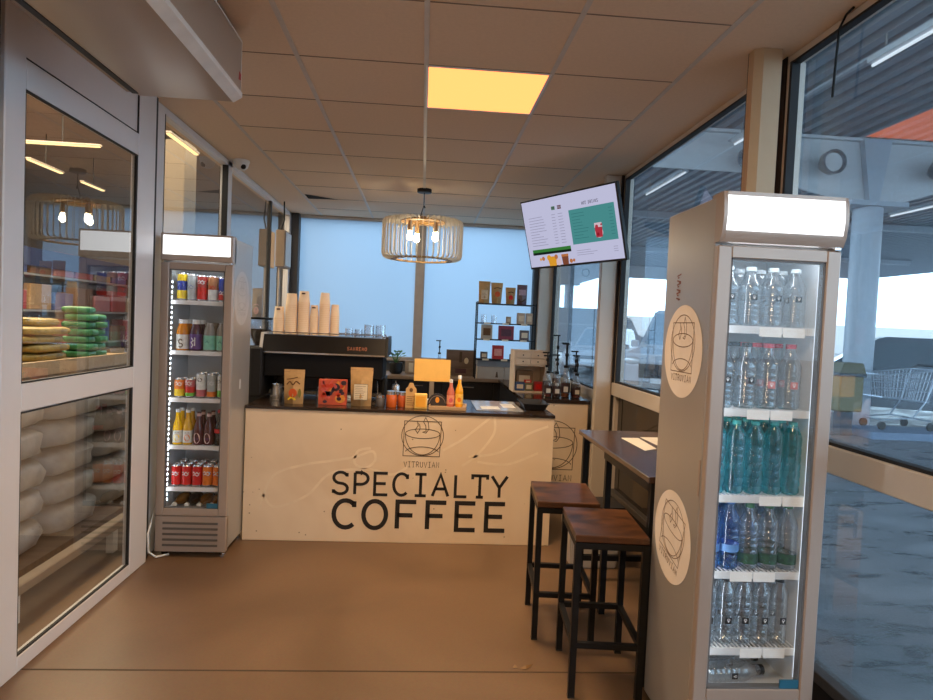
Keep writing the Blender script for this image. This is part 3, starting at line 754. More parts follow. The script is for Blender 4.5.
MB().box(-hw+.005, hw-.012, .04, .5, .16, .322, .006).build('body', mat('matt black body', (.006, .006, .008), .7, spec=.2), em)
MB().box(-hw-.075, -hw+.005, -.02, .5, .02, .36, .01).build('side_panel', mat('matt black side', (.012, .011, .012), .6, spec=.3), em)
MB().box(hw-.025, hw+.0, .2, .5, .0, .16, .004).build('side_panel', BLK, em)
MB().box(-hw+.005, hw-.025, .2, .52, .02, .05, .004).build('drip_tray', STEEL, em)
MB().box(-hw+.01, hw-.03, .34, .48, .05, .16, .004).build('rear_board', mat('dark steel board', (.05, .055, .07), .3, .6), em)
for i in range(3):
    x = -.28+i*.27
    gh = MB().cyl(x, .27, .10, .16, .035, n=16).build('group_head', STEEL, em)
    MB().cyl(x, .27, .078, .1, .038, n=16).tube([(x, .27, .09), (x, .17, .085), (x, .09, .075)], .011).build('portafilter', BLK, gh)
for x in (-.36, .36):
    MB().tube([(x, .3, .16), (x, .2, .12), (x+.01, .16, .03)], .006).build('steam_wand', STEEL, em)
for sx in (-.38, .38):
    for y in (.22, .48): MB().cyl(sx, y, 0, .022, .02, n=12).build('foot', BLK, em)
rail = MB()
for y in (.07, .44): rail.tube([(-hw+.02, y, .468), (hw-.02, y, .468)], .004, 6)
for x in (-hw+.02, -.1, .2, hw-.02):
    for y in (.07, .44): rail.cyl(x, y, .448, .468, .004, n=6)
rail.build('cup_rail', STEEL, hood)
# paper cups, every cup of a stack on its own
cupm = mat('beige paper cup', hexc(252, 226, 194), .7, noise=.03)
def cup_proto(r, h):
    b = MB().lathe([(r-.0007, 0), (r, 0), (r*.98, .004), (r*.78, h-.003), (r*.76, h), (.001, h), (.001, h-.002), (r*.765, h-.002), (r-.0007, 0)], n=20, cap=False)
    rim = MB().lathe([(r, -.001), (r*1.012, -.001), (r*1.024, .002), (r*1.008, .004), (r*.99, .002), (r, -.001)], n=20, cap=False)
    return Proto('paper_cup', 'cup', [('cup_body', b.mesh('cup body', cupm), None), ('rim', rim.mesh('cup rim', mat('pale rolled rim', hexc(244, 214, 178), .6)), None)])
cups = [(-1.004, .038, .19, 'leftmost and shortest'), (-.92, .042, .285, 'second'), (-.834, .041, .305, 'third'), (-.761, .0315, .21, 'fourth, narrow'), (-.690, .0385, .30, 'fifth'), (-.617, .0325, .22, 'rightmost')]
MARK = Proto('cup_mark', 'print', [])
for si, (x, r, H, nm) in enumerate(cups):
    P = cup_proto(r, .085); z0 = CT+.4535
    n = int((H-.085)/.0125)+1
    for k in range(n):
        z = z0+k*(H-.085)/max(1, n-1)
        w_ = 'topmost beige paper cup' if k == n-1 else 'beige paper cup below the top one'
        o = P.place(f'{w_}, {nm} stack on the espresso machine', (x, 4.62, z+.0015), 0, f'paper cups in the {nm} stack')
        if k == n-1 and si in (0, 2, 3):
            m = MB().box(-.012, .012, -r*.83-.002, -r*.83+.006, .062, .072)
            m.build('print', mat('dark brown mark', (.08, .03, .02), .6), o)
tumbler = glass('drinking glass', (.93, .95, .97), .12, 1.6, .8, .02)
def tumblers(r, h):
    return Proto('drinking_glass', 'glass', [('drinking_glass', MB().lathe([(r*.95, h), (r, 0), (r*.94, .001), (r*.88, h-.006), (r*.1, h-.006)], n=18, cap=False).mesh('glass', tumbler), None)])
for x, r, h, nm in [(-.512, .028, .06, 'short upturned glass leftmost'), (-.445, .028, .055, 'short upturned glass second from left'), (-.372, .036, .09, 'tall upturned glass second from right'), (-.292, .036, .09, 'tall upturned glass rightmost')]:
    tumblers(r, h).place(nm+' on the espresso machine', (x, 4.6, CT+.455))
# ------------------------------------------------------------------ things on the counter front
def pouch(label, loc, w, h, d, front, rz=0, name='coffee_bag', cat='bag', base=KRAFT, group=None, taper=.88):
    """stand-up pouch: full at the foot, flat at the sealed top; front: list of (mat, builder)"""
    T = thing(name, label, cat, loc, rz, group)
    mb = MB(); N = 8; rows = []
    for i in range(N+1):
        t = i/N; th = d*(1-t)**.7*(.5+.9*min(t*4, 1)*(1 if t < .3 else 1))*.6+.002
        ww = w*(taper+(1-taper)*t) if t < .8 else w
        rows.append((ww, th, h*t))
    for (a, ta, za), (b, tb, zb) in zip(rows, rows[1:]):
        for s in (-1, 1):
            for u0, u1 in ((-.5, 0), (0, .5)):
                e = lambda u, t_: s*t_*(1-abs(u)*1.6)
                mb.quad((u0*a, e(u0, ta), za), (u1*a, e(u1, ta), za), (u1*b, e(u1, tb), zb), (u0*b, e(u0, tb), zb))
        for s in (-1, 1):
            mb.quad((s*.5*a, -ta*.2, za), (s*.5*a, ta*.2, za), (s*.5*b, tb*.2, zb), (s*.5*b, -tb*.2, zb))
    a, ta, za = rows[0]
    mb.poly([(-.5*a, -ta*.2, 0), (0, -ta, 0), (.5*a, -ta*.2, 0), (.5*a, ta*.2, 0), (0, ta, 0), (-.5*a, ta*.2, 0)])
    bmesh.ops.remove_doubles(mb.bm, verts=mb.bm.verts, dist=1e-5); bmesh.ops.recalc_face_normals(mb.bm, faces=mb.bm.faces)
    b = mb.build('pouch', base, T)
    MB().box(-w*.5, w*.5, -.0035, .0035, h*.93, h*.94).build('seal', mat('pouch seal', (.3, .18, .08), .6), T)
    for nm, fn in front: fn(T, nm, d)
    return T
def flat(verts, ms, sm=0):
    def fn(T, nm, d):
        mb = MB()
        for kind, args, mi in verts:
            if kind == 'r': x0, x1, z0, z1 = args; mb.quad((x0, 0, z0), (x1, 0, z0), (x1, 0, z1), (x0, 0, z1), mi)
            if kind == 'd': x, z, rx, rz_ = args; mb.disc((x, -.0006*(1+mi), z), (1, 0, 0), (0, 0, 1), rx, rz_, 14, mi)
            if kind == 'l': pl, w_ = args; mb.ribbon(pl, w_, (0, -.001, 0), (1, 0, 0), (0, 0, 1), mi)
        o = mb.build(nm, ms, T, sm); o.location = (0, -d*.62-.002, 0)
    return fn
KD = mat('dark print on kraft', (.14, .06, .02), .7); FLW = mat('orange flower print', hexc(205, 85, 30), .6); GRNP = mat('olive print', hexc(120, 115, 50), .6)
FY = 4.35
def lines(x0, x1, z0, dz, n, w=.0015, seed=1):
    rd = random.Random(seed)
    return [[(x0, z0-dz*i), (x1-rd.uniform(0, (x1-x0)*.4), z0-dz*i)] for i in range(n)]
pouch('kraft coffee bag with orange flower print on the counter', (-.832, FY, CT), .135, .228, .07,
      [('flower_print', flat([('d', (0, .075, .027, .03), 1), ('l', (smooth([(-.04, .13), (-.02, .15), (0, .13), (.02, .152), (.045, .135)]), .008), 0), ('l', (smooth([(-.04, .165), (-.01, .17), (.03, .18)]), .006), 0), ('d', (.045, .075, .01, .03), 2), ('l', (smooth([(-.03, .03), (-.01, .045), (.02, .03)]), .01), 3)], [KD, FLW, GRNP, yel]))])
# picture box
t = thing('gift_box', 'square red box with fruit picture standing on the counter', 'box', (-.577, FY, CT))
MB().box(-.093, .093, -.01, .04, 0, .17, .002).build('carton', mat('red carton', hexc(195, 85, 60), .5, noise=.2, scale=20), t)
rp = random.Random(11)
flat([('d', (rp.uniform(-.072, .072), rp.uniform(.02, .15), rp.uniform(.009, .02), rp.uniform(.009, .019)), k % 4) for k in range(34)] + [('d', (-.04, .07, .026, .022), 1), ('d', (.02, .12, .028, .026), 1), ('d', (.05, .045, .034, .03), 0), ('l', (smooth([(-.06, .08), (-.025, .13), (0, .165)]), .014), 2)],
     [c_('fruit gold', 215, 140, 60), c_('fruit dark', 60, 45, 60), c_('fruit pink', 205, 90, 85), c_('fruit red', 200, 60, 40)])(t, 'picture', .015)
pouch('tall kraft coffee bag with white paper label on the counter', (-.388, FY, CT), .15, .258, .075,
      [('paper_label', flat([('r', (-.045, .045, .045, .15), 0), ('l', (lines(-.038, .038, .135, .012, 8), .002), 1), ('l', ([[(-.045, .045), (.045, .045), (.045, .15), (-.045, .15), (-.045, .045)]], .002), 2)], [CREAM, KD, LINE]))])
def jar(label, loc, r, h, col, name='spice_jar', lid=STEEL, n=16):
    T = thing(name, label, 'jar', loc)
    MB().lathe([(r*.95, 0), (r, .004), (r, h*.74), (r*.9, h*.8)], n=n).build('jar_body', col, T)
    MB().lathe([(r*.97, h*.78), (r*.97, h*.98), (r*.9, h)], n=n).build('lid', lid, T)
    return T
SMB = mat('sugar caddy smoke', (.1, .09, .09), .25)
jar('small dark jar beside the tall kraft bag', (-.262, FY+.02, CT), .03, .075, SMB)
amber = mat('orange preserve', hexc(200, 95, 35), .2)
jar('orange preserve jar nearest the espresso machine', (-.185, FY, CT), .036, .108, amber)
jar('orange preserve jar beside the folded beige card', (-.115, FY+.04, CT), .033, .1, mat('dark orange preserve', hexc(190, 90, 45), .2))
t = thing('menu_card', 'folded beige card with a scalloped top on the counter', 'card', (-.055, FY, CT))
MB().prism([(-.036, 0), (.036, 0), (.036, .125), (.022, .14), (.012, .165), (-.012, .165), (-.022, .14), (-.036, .125)], -.012, .012, 'y').build('card', mat('beige card', hexc(205, 165, 110), .7), t)
flat([('l', (lines(-.028, .028, .075, .014, 5), .003), 0), ('d', (0, .12, .012, .014), 0)], [KD])(t, 'print', .0)
t.children[-1].location = (0, -.0135, 0)
t = thing('tea_box', 'small yellow box with white edges on the counter', 'box', (.012, FY-.03, CT))
MB().box(-.042, .042, -.025, .025, 0, .1, .004).build('carton', mat('pale yellow carton', hexc(240, 200, 110), .6), t)
MB().box(-.033, .033, -.027, -.0252, .012, .085).build('front_label', mat('yellow label', hexc(235, 165, 50), .6), t)
t = thing('price_sign', 'blank yellow card sign on a small stand on the counter', 'sign', (.084, FY+.13, CT-.0))
MB().box(-.125, .125, -.002, .002, .17, .325, .001).build('card', mat('yellow card', hexc(245, 195, 105), .7, noise=.03, scale=20), t)
MB().box(-.016, .016, .003, .012, .045, .19).build('clip', mat('clip steel', (.4, .35, .3), .3, .6), t)
MB().box(-.04, .04, -.02, .04, 0, .045, .004).build('stand_base', WHT, t)
# tray with emblem plate and two bottles
t = thing('serving_tray', 'light wooden serving tray near the middle of the counter', 'tray', (.2, 4.36, CT))
MB().prism([(-.13, -.1), (.11, -.1), (.13, .12), (-.12, .12)], 0, .012, 'z').build('tray_base', wood('light tray wood', (.42, .27, .15), (.6, .42, .26), .5), t)
rm = MB()
for a, b in (((-.13, -.1), (.11, -.1)), ((.11, -.1), (.13, .12)), ((.13, .12), (-.12, .12)), ((-.12, .12), (-.13, -.1))): rm.bar((*a, .014), (*b, .014), .008, .02)
rm.build('tray_rim', wood('light tray wood', (.42, .27, .15), (.6, .42, .26), .5), t)
t = thing('emblem_plaque', 'dark oval plaque with gold emblem standing on the wooden tray', 'sign', (.125, 4.40, CT+.012))
MB().prism([(-.068, 0), (.068, 0)]+[(.068*math.cos(a*PI/10), .01+.075*math.sin(a*PI/10)) for a in range(1, 10)], 0, .008, 'y').build('plate', mat('dark bronze plate', (.05, .045, .05), .4, .4), t)
flat([('d', (0, .04, .014, .02), 0), ('l', ([arc(0, .008, .056, .06, 10, 170, 14)], .004), 1)], [c_('emblem gold', 220, 150, 50), c_('emblem grey', 150, 140, 130)])(t, 'emblem', .0)
def slim_bottle(label, loc, liq, lab, capm, h, dot):
    T = thing('glass_bottle', label, 'bottle', loc); r = .027
    MB().lathe([(r*.9, 0), (r, .006), (r, h*.5), (r*.9, h*.57), (.012, h*.74), (.011, h*.93)], n=16).build('bottle_body', liq, T)
    MB().lathe([(.0125, h*.88), (.0125, h*.99), (.011, h)], n=12).build('cap', capm, T)
    l = MB().lathe([(r*1.02, h*.1), (r*1.02, h*.42)], n=16, cap=False).build('label_sticker', lab, T)
    MB().disc((0, -r*1.03, h*.24), ux, uz, .014, .016, 14).build('print', dot, l, 0)
slim_bottle('pink glass bottle standing on the wooden tray', (.215, 4.39, CT+.012), mat('pink drink', hexc(200, 110, 90), .15), c_('label peach', 220, 150, 120), WHT, .185, c_('label rose', 200, 90, 100))
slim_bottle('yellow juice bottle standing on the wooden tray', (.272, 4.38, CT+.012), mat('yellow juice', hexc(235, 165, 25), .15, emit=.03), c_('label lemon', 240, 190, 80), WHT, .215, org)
# papers and black tray on the right end
t = thing('laminated_menu', 'glossy silver laminated menu sheets lying on the counter', 'paper', (.56, 4.58, CT))
MB().box(-.17, .15, -.26, .27, .0005, .004).build('sheet', mat('silvery laminate', (.5, .52, .56), .12, .2, noise=.15, scale=6), t)
MB().box(-.13, .0, -.2, -.05, .0042, .005).build('white_page', mat('white page', (.8, .8, .78), .4), t)
MB().box(.03, .12, -.1, .12, .0042, .005).build('white_page', mat('white page', (.8, .8, .78), .4), t)
t = thing('black_tray', 'empty black plastic tray on the right end of the counter', 'tray', (.80, 4.56, CT))
mb = MB()
for a, b in (((-.075, -.17), (.085, -.17)), ((.085, -.17), (.095, .12)), ((.095, .12), (-.07, .12)), ((-.07, .12), (-.075, -.17))):
    o0 = [(a[0]*1.0, a[1]*1.0), (b[0], b[1])]
    mb.quad((a[0]*.85, a[1]*.9, .002), (b[0]*.85, b[1]*.9, .002), (b[0]*1.1, b[1]*1.03, .048), (a[0]*1.1, a[1]*1.03, .048))
    mb.quad((a[0]*1.1, a[1]*1.03, .048), (b[0]*1.1, b[1]*1.03, .048), (b[0]*1.2, b[1]*1.06, .046), (a[0]*1.2, a[1]*1.06, .046))
mb.poly([(-.064, -.153, .002), (.072, -.153, .002), (.081, .108, .002), (-.06, .108, .002)])
mb.build('tray_shell', mat('black plastic', (.01, .01, .012), .45), t)
# steel jugs under the machine
def jug(label, loc, s=1):
    T = thing('milk_jug', label, 'jug', loc)
    MB().lathe([(.042*s, 0), (.045*s, .01), (.044*s, .05*s), (.036*s, .09*s), (.038*s, .105*s), (.036*s, .105*s), (.034*s, .09*s)], n=18, cap=False).lathe([(.044*s, .0), (.044*s, .003)], n=18).build('jug_body', STEEL, T)
    MB().tube([(.04*s, 0, .09*s), (.07*s, 0, .08*s), (.07*s, 0, .03*s), (.043*s, 0, .02*s)], .005*s).build('handle', STEEL, T)
jug('steel milk jug leftmost under the espresso machine', (-.99, 4.56, CT))
jug('small steel milk jug second under the espresso machine', (-.90, 4.51, CT), .8)
jug('steel milk jug between red box and kraft bag', (-.68, 4.55, CT), .9)
t = thing('folded_cloth', 'pale blue folded cloth under the espresso machine', 'cloth', (-.52, 4.58, CT))
MB().box(-.1, .1, -.06, .06, .0, .02, .006).box(-.09, .1, -.055, .05, .02, .036, .006).build('cloth_folds', mat('pale blue cloth', (.45, .55, .68), .9), t)
t = thing('steel_canister', 'steel canister at the right end of the espresso machine', 'canister', (-.17, 4.62, CT))
MB().lathe([(.03, 0), (.03, .1), (.026, .12), (.01, .13)], n=16).build('canister_body', STEEL, t)
MB().tube([(0, 0, .13), (0, -.02, .15), (0, -.045, .14)], .005).build('spout', STEEL, t)
lc = thing('side_cabinet', 'dark side cabinet by the left wall under the coffee grinder', 'cabinet', (-1.3, 5.4, 0))
MB().box(-.2, .2, -.4, .9, 0, .84).build('carcass', mat('dark cabinet', (.012, .012, .015), .4), lc)
MB().box(-.21, .22, -.41, .91, .84, CT-.001, .003).build('worktop', TOP, lc)
MB().box(.2, .215, -.38, .2, .1, .82, .002).build('cabinet_door', mat('black door front', (.016, .016, .02), .3), lc)
# grinder with hopper, left behind the machine
t = thing('coffee_grinder', 'black coffee grinder with clear bean hopper beside the fridge', 'grinder', (-1.255, 5.15, CT))
MB().box(-.09, .075, -.1, .12, 0, .34, .012).build('grinder_body', HB, t)
MB().lathe([(.045, .34), (.08, .42), (.085, .545)], n=20, cap=False).build('hopper', glass('hopper plastic', (.8, .82, .85), .1, 2, .7, .02), t)
MB().lathe([(.04, .342), (.075, .42), (.078, .47)], n=20).build('beans', mat('roasted beans', (.035, .018, .012), .5, noise=.6, scale=120, bump=.8), t)
MB().lathe([(.088, .545), (.088, .56), (.08, .562)], n=20).build('hopper_lid', BLK, t)
pouch('patterned coffee bag standing on the grinder lid', (-1.29, 5.15, CT+.563), .075, .225, .05, [('print', flat([('d', (0, .05, .02, .03), 0), ('l', (smooth([(-.02, .09), (0, .1), (.02, .09)]), .006), 0)], [c_('label blush', 215, 180, 175)]))], base=mat('grey kraft', (.4, .34, .28), .6), taper=1.0)
# ------------------------------------------------------------------ back counter things
BZ = CT
t = thing('potted_plant', 'small green plant in a black pot on the back counter', 'plant', (-.27, 7.15, BZ))
MB().lathe([(.05, 0), (.07, .02), (.078, .1), (.07, .125), (.064, .125), (.06, .11)], n=20).build('pot', BLK, t)
MB().lathe([(.001, .108), (.066, .11)], n=16, cap=False).build('soil', mat('soil', (.04, .025, .015), .9), t)
rd = random.Random(3); mb = MB()
for i in range(16):
    a = rd.uniform(0, 2*PI); L = rd.uniform(.06, .13); h = rd.uniform(.08, .16); w_ = .022
    p0 = Vector((0, 0, .11)); p1 = Vector((math.cos(a)*L*.5, math.sin(a)*L*.5, .11+h*.8)); p2 = Vector((math.cos(a)*L, math.sin(a)*L, .11+h)); s = Vector((-math.sin(a), math.cos(a), .2))*w_
    mb.tube([p0, p1], .0025, 5); mb.poly([p1, (p1+p2)/2+s, p2, (p1+p2)/2-s])
mb.build('foliage', mat('green leaf', (.05, .16, .05), .5, noise=.3), t, 0)
t = thing('cardboard_box', 'small tan carton behind the yellow card sign', 'box', (-.11, 7.3, BZ))
MB().box(-.06, .1, -.05, .05, 0, .14, .003).build('carton', mat('tan carton', (.42, .3, .2), .7), t)
MB().box(-.02, .03, -.052, -.0502, .02, .12).build('tape', CREAM, t)
t = thing('dark_panel_box', 'flat brown display board leaning on the back counter', 'board', (.45, 7.2, BZ))
MB().box(-.165, .165, -.012, .012, 0, .29, .003).build('board', wood('brown board', (.12, .08, .06), (.22, .15, .11), .6), t)
flat([('r', (-.02, .01, .15, .27), 0), ('d', (.06, .17, .025, .035), 1), ('r', (-.06, .06, .03, .08), 2)], [LINE, CREAM, c_('board plum', 80, 50, 60)])(t, 'pictures', .013)
t.children[-1].location = (0, -.0135, 0)
def syrup(label, loc, liq, h=.30, pump=.16, body=True, group=None, lab=True):
    T = thing('syrup_bottle', label, 'bottle', loc, 0, group); r = .034
    MB().lathe([(r*.9, 0), (r, .006), (r, h*.55), (r*.8, h*.66), (.016, h*.85), (.015, h)], n=16).build('bottle_body', PET, T)
    MB().lathe([(r*.85, .006), (r*.94, .01), (r*.94, h*.45)], n=16).build('syrup', liq, T)
    if lab:
        l = MB().lathe([(r*1.03, h*.16), (r*1.03, h*.5)], n=16, cap=False).build('label_sticker', mat('dark label', (.035, .012, .012), .5), T)
        MB().box(-.018, .018, -r*1.06, -r*1.02, h*.2, h*.38).build('print', mat('pale print', (.6, .55, .48), .6), l)
    p = MB().cyl(0, 0, h, h+.02, .018, n=12).cyl(0, 0, h+.02, h+pump*.5, .006, n=8).blob((0, 0, h+pump*.55), (.014, .014, .022), 1).cyl(0, 0, h+pump*.5, h+pump, .006, n=8).box(-.045, .016, -.01, .01, h+pump, h+pump+.012, .003)
    p.build('pump', BLK, T)
t_ = syrup('lone syrup bottle with black pump behind the yellow card sign', (.213, 7.45, BZ), mat('clear syrup', (.5, .5, .5), .2), .22, .15, lab=False)
reds = [mat('red brown syrup', hexc(95, 30, 20), .15), mat('dark syrup', hexc(50, 22, 18), .15), mat('amber syrup', hexc(120, 60, 25), .15)]
for i, (x, y, h, pm, lab) in enumerate([(1.065, 5.30, .20, .14, 'front row leftmost'), (1.135, 5.28, .20, .15, 'front row second from left'), (1.215, 5.32, .25, .20, 'front row third from left, tallest'), (1.305, 5.29, .19, .16, 'front row rightmost'),
        (1.085, 5.46, .24, .12, 'back row leftmost'), (1.165, 5.44, .30, .21, 'back row second from left, tall'), (1.255, 5.46, .24, .20, 'back row third from left'), (1.325, 5.43, .21, .17, 'back row rightmost')]):
    syrup('syrup bottle with black pump on the side counter, '+lab, (x, y, CT), reds[i % 3], h, pm, group='pump syrup bottles on the side counter')
# drawer organiser
dw = thing('drawer_organiser', 'white wooden drawer organiser on the side counter', 'organiser', (.965, 5.72, CT))
pale = mat('pale birch', (.75, .62, .48), .6, noise=.05)
MB().box(-.145, -.133, -.1, .15, 0, .36).box(.133, .145, -.1, .15, 0, .36).box(-.133, .133, -.1, .15, 0, .012).box(-.133, .133, -.1, .15, .235, .245).box(-.133, .133, .14, .15, .012, .36).box(-.145, .145, -.1, .15, .36, .37).build('case', pale, dw)
for i in range(2):
    for j in range(2):
        d = MB().box(-.131+i*.132, -.003+i*.132, -.106, -.09, .248+j*.056, .3+j*.056, .002).build('drawer', pale, dw)
        MB().cyl(-.067+i*.132, 0, -.114, -.106, .006, n=10, axis='y', zc=.274+j*.056).build('knob', BLK, d)
def packet(name, label, loc, w, d, h, col, group=None, cat='packet', front=None):
    T = thing(name, label, cat, loc, 0, group)
    MB().box(-w/2, w/2, -d/2, d/2, 0, h, min(w, d, h)*.06).build('pack', col, T)
    MB().box(-w*.33, w*.33, -d/2-.0015, -d/2-.0002, h*.25, h*.75).build('front_label', front or CREAM, T)
packet('tea_packet', 'blue tea packet in the open shelf of the drawer organiser', (.885, 5.67, CT+.013), .085, .06, .075, c_('packet blue', 60, 85, 130))
packet('tea_packet', 'olive tea packet in the open shelf of the drawer organiser', (.965, 5.67, CT+.013), .07, .06, .07, c_('packet olive', 120, 115, 80))
packet('tea_packet', 'red tea packet in the open shelf of the drawer organiser', (1.05, 5.67, CT+.013), .075, .06, .085, c_('packet red', 165, 50, 50), front=red)
packet('tea_packet', 'brown carton at the back of the drawer organiser shelf', (.94, 5.78, CT+.013), .15, .05, .17, mat('brown carton', (.25, .15, .08), .7))
packet('tea_packet', 'bright red packet on the olive one in the organiser', (.955, 5.67, CT+.084), .06, .05, .025, red)
# wire shelf with goods
sh = thing('wire_shelf', 'black metal shelf rack standing before the right frosted window', 'shelf', (.9, 6.98, CT))
SHZ = [.215, .43, .605, .815]
mb = MB()
for x in (-.315, .315):
    for y in (-.09, .09): MB().box(x-.006, x+.006, y-.006, y+.006, 0, .83).build('post', BLK, sh)
for z in SHZ: MB().box(-.31, .31, -.09, .09, z-.012, z, .002).build('shelf_board', BLK, sh)
for j, z in enumerate(SHZ[:3]):
    for x in (-.2, 0, .2): MB().box(x-.04, x+.03, -.094, -.0905, z-.016, z+.004).build('price_tag', CREAM, sh)
SX, SY = .9, 6.95
def on_shelf(z): return CT+SHZ[z]+.0005
fl_ = lambda *a: [('print', flat(*a))]
pouch('light kraft bag with white label, leftmost on the shelf rack top', (SX-.245, SY, on_shelf(3)), .125, .235, .06, [('print', flat([('r', (-.035, .035, .04, .14), 0), ('l', (lines(-.03, .03, .13, .014, 6), .003), 1)], [CREAM, KD]))])
pouch('kraft bag with orange flower print, second on the shelf rack top', (SX-.11, SY, on_shelf(3)), .13, .225, .06, [('print', flat([('d', (0, .1, .03, .03), 1), ('l', (smooth([(-.04, .16), (0, .17), (.04, .16)]), .01), 0)], [KD, FLW]))], rz=.1, taper=.75)
pouch('small kraft bag with red print, third on the shelf rack top', (SX+.04, SY, on_shelf(3)), .11, .18, .06, [('print', flat([('d', (0, .07, .024, .026), 1), ('l', (smooth([(-.03, .12), (0, .13), (.03, .12)]), .01), 0)], [KD, red]))], taper=.8)
pouch('dark speckled coffee bag, rightmost on the shelf rack top', (SX+.165, SY, on_shelf(3)), .11, .215, .06, [('print', flat([('r', (-.04, .035, .1, .16), 0), ('l', (smooth([(-.04, .06), (-.01, .03), (.035, .06)]), .014), 1)], [c_('bag lilac', 175, 150, 165), LINE]))], base=c_('bag plum', 105, 85, 95), taper=.95)
for i, x in enumerate([-.24, -.13]):
    tumblers(.03, .085).place(['leftmost', 'second'][i]+' clear glass on the second tier of the shelf rack', (SX+x, SY, on_shelf(2)))
packet('soap_carton', 'small tan carton on the second tier of the shelf rack', (SX+.03, SY, on_shelf(2)), .05, .05, .075, mat('tan carton', (.42, .3, .2), .7))
packet('soap_carton', 'left of two cream cartons on the second tier of the shelf rack', (SX+.165, SY, on_shelf(2)), .085, .06, .12, mat('cream carton', (.55, .43, .32), .7))
packet('soap_carton', 'right of two cream cartons on the second tier of the shelf rack', (SX+.255, SY, on_shelf(2)), .07, .06, .12, mat('cream carton', (.55, .43, .32), .7))
packet('gift_card', 'beige carton with brown emblem on the third tier of the shelf rack', (SX-.2, SY, on_shelf(1)), .12, .04, .155, mat('beige carton', (.5, .42, .33), .7), front=KD)
packet('gift_card', 'berry red picture box on the third tier of the shelf rack', (SX+.01, SY, on_shelf(1)), .165, .05, .15, c_('box berry', 140, 50, 75), front=c_('box plum', 85, 45, 65))
packet('gift_card', 'grey carton on the third tier of the shelf rack', (SX+.21, SY, on_shelf(1)), .1, .05, .11, c_('box grey', 100, 85, 85))
packet('gift_card', 'small dark carton on the lowest tier of the shelf rack', (SX-.22, SY, on_shelf(0)), .075, .05, .075, c_('box dark', 75, 60, 60))
packet('gift_card', 'red box with white squares on the lowest tier of the shelf rack', (SX-.07, SY, on_shelf(0)), .125, .05, .15, c_('box red', 180, 40, 40), front=c_('box rose', 220, 150, 140))
packet('gift_card', 'plum patterned carton on the lowest tier of the shelf rack', (SX+.12, SY, on_shelf(0)), .12, .05, .06, c_('box plum', 85, 45, 65), front=red)
t = thing('storage_chest', 'pale box with a black mark under the shelf rack', 'box', (SX, 6.99, CT))
MB().box(-.29, .0, -.085, .08, 0, .13, .004).box(.005, .29, -.085, .08, 0, .13, .004).build('chest', mat('pale grey box', (.42, .36, .3), .6), t)
MB().prism([(-.09, .02), (-.06, .02), (-.07, .08), (-.08, .08)], -.088, -.0855, 'y').build('mark', LINE, t)
MB().box(-.29, .29, -.06, .08, .131, .195, .004).build('lid', mat('slate box lid', (.2, .21, .23), .6), t)
# box on the left wall
t = thing('wall_box', 'beige electrical box with conduit high on the left wall', 'electrical box', (-1.525, 6.9, 1.97))
MB().box(-.035, .06, 0, .32, 0, .385, .005).build('box_body', mat('tan box', (.38, .28, .2), .6), t)
MB().box(.061, .066, .03, .3, .02, .37, .002).build('box_door', mat('off white door', (.7, .7, .68), .5), t)
MB().cyl(.0, .05, -.9, 0, .012, n=10).build('conduit', mat('tan pipe', (.5, .42, .36), .5), t)
MB().tube([(.0, .06, .385), (.03, .08, .5), (.02, .1, ZC-1.97)], .008).build('cable', BLK, t)

# ------------------------------------------------------------------ stools, bar table
RUST = wood('rustic brown board', (.018, .009, .007), (.125, .05, .02), .3, (5, 11, 6))
def stool(label, loc, rz):
    T = thing('bar_stool', label, 'stool', loc, rz, 'bar stools')
    w, d, h, q = .132, .186, .65, .026
    MB().box(-w-.012, w+.012, -d-.012, d+.012, h-.028, h, .003).build('seat', RUST, T)
    for sx in (-1, 1):
        for sy in (-1, 1):
            l = MB().box(sx*w-q/2, sx*w+q/2, sy*d-q/2, sy*d+q/2, .004, h-.03).build('leg', BLK, T)
            MB().box(sx*w-q/2-.001, sx*w+q/2+.001, sy*d-q/2-.001, sy*d+q/2+.001, 0, .006).build('foot_cap', mat('rubber', (.02, .02, .02), .8), l)
    f_ = MB()
    for sy in (-1, 1): f_.box(-w+q/2, w-q/2, sy*d-.01, sy*d+.01, h-.055, h-.03)
    for sx in (-1, 1): f_.box(sx*w-.01, sx*w+.01, -d+q/2, d-q/2, h-.055, h-.03)
    f_.build('seat_frame', BLK, T)
    for sy in (-1, 1): MB().box(-w+q/2, w-q/2, sy*d-.011, sy*d+.011, .2, .222).build('footrest', BLK, T)
    for sx in (-1, 1): MB().box(sx*w-.011, sx*w+.011, -d+q/2, d-q/2, .2, .222).build('footrest', BLK, T)
stool('brown and black bar stool nearer the camera, by the right fridge', (.792, 2.63, 0), -.085)
stool('brown and black bar stool farther away, close to the counter', (.727, 3.10, 0), -.085)
TZ = .872
bt = thing('bar_table', 'narrow brown bar table with black frame along the right window', 'table', (0, 0, 0))
MB().box(.93, 1.495, 2.50, 3.66, TZ-.026, TZ, .003).build('tabletop', wood('dark walnut board', (.028, .015, .011), (.085, .042, .026), .22, (9, 2, 9)), bt)
q = .03
for x, y in ((.965, 2.54), (.965, 3.625), (1.46, 2.54), (1.46, 3.625), (.975, 3.2)):
    MB().box(x-q/2, x+q/2, y-q/2, y+q/2, 0, TZ-.027).build('leg', BLK, bt)
ap = MB().box(.95, .98, 2.54, 3.2, TZ-.07, TZ-.027).box(1.445, 1.475, 2.54, 3.62, TZ-.07, TZ-.027).box(.98, 1.445, 2.525, 2.555, TZ-.07, TZ-.027).box(.98, 1.445, 3.61, 3.64, TZ-.07, TZ-.027)
ap.build('apron', BLK, bt)
MB().box(1.445, 1.475, 2.56, 3.6, .12, .15).box(.98, 1.445, 3.61, 3.64, .12, .15).build('stretcher', BLK, bt)
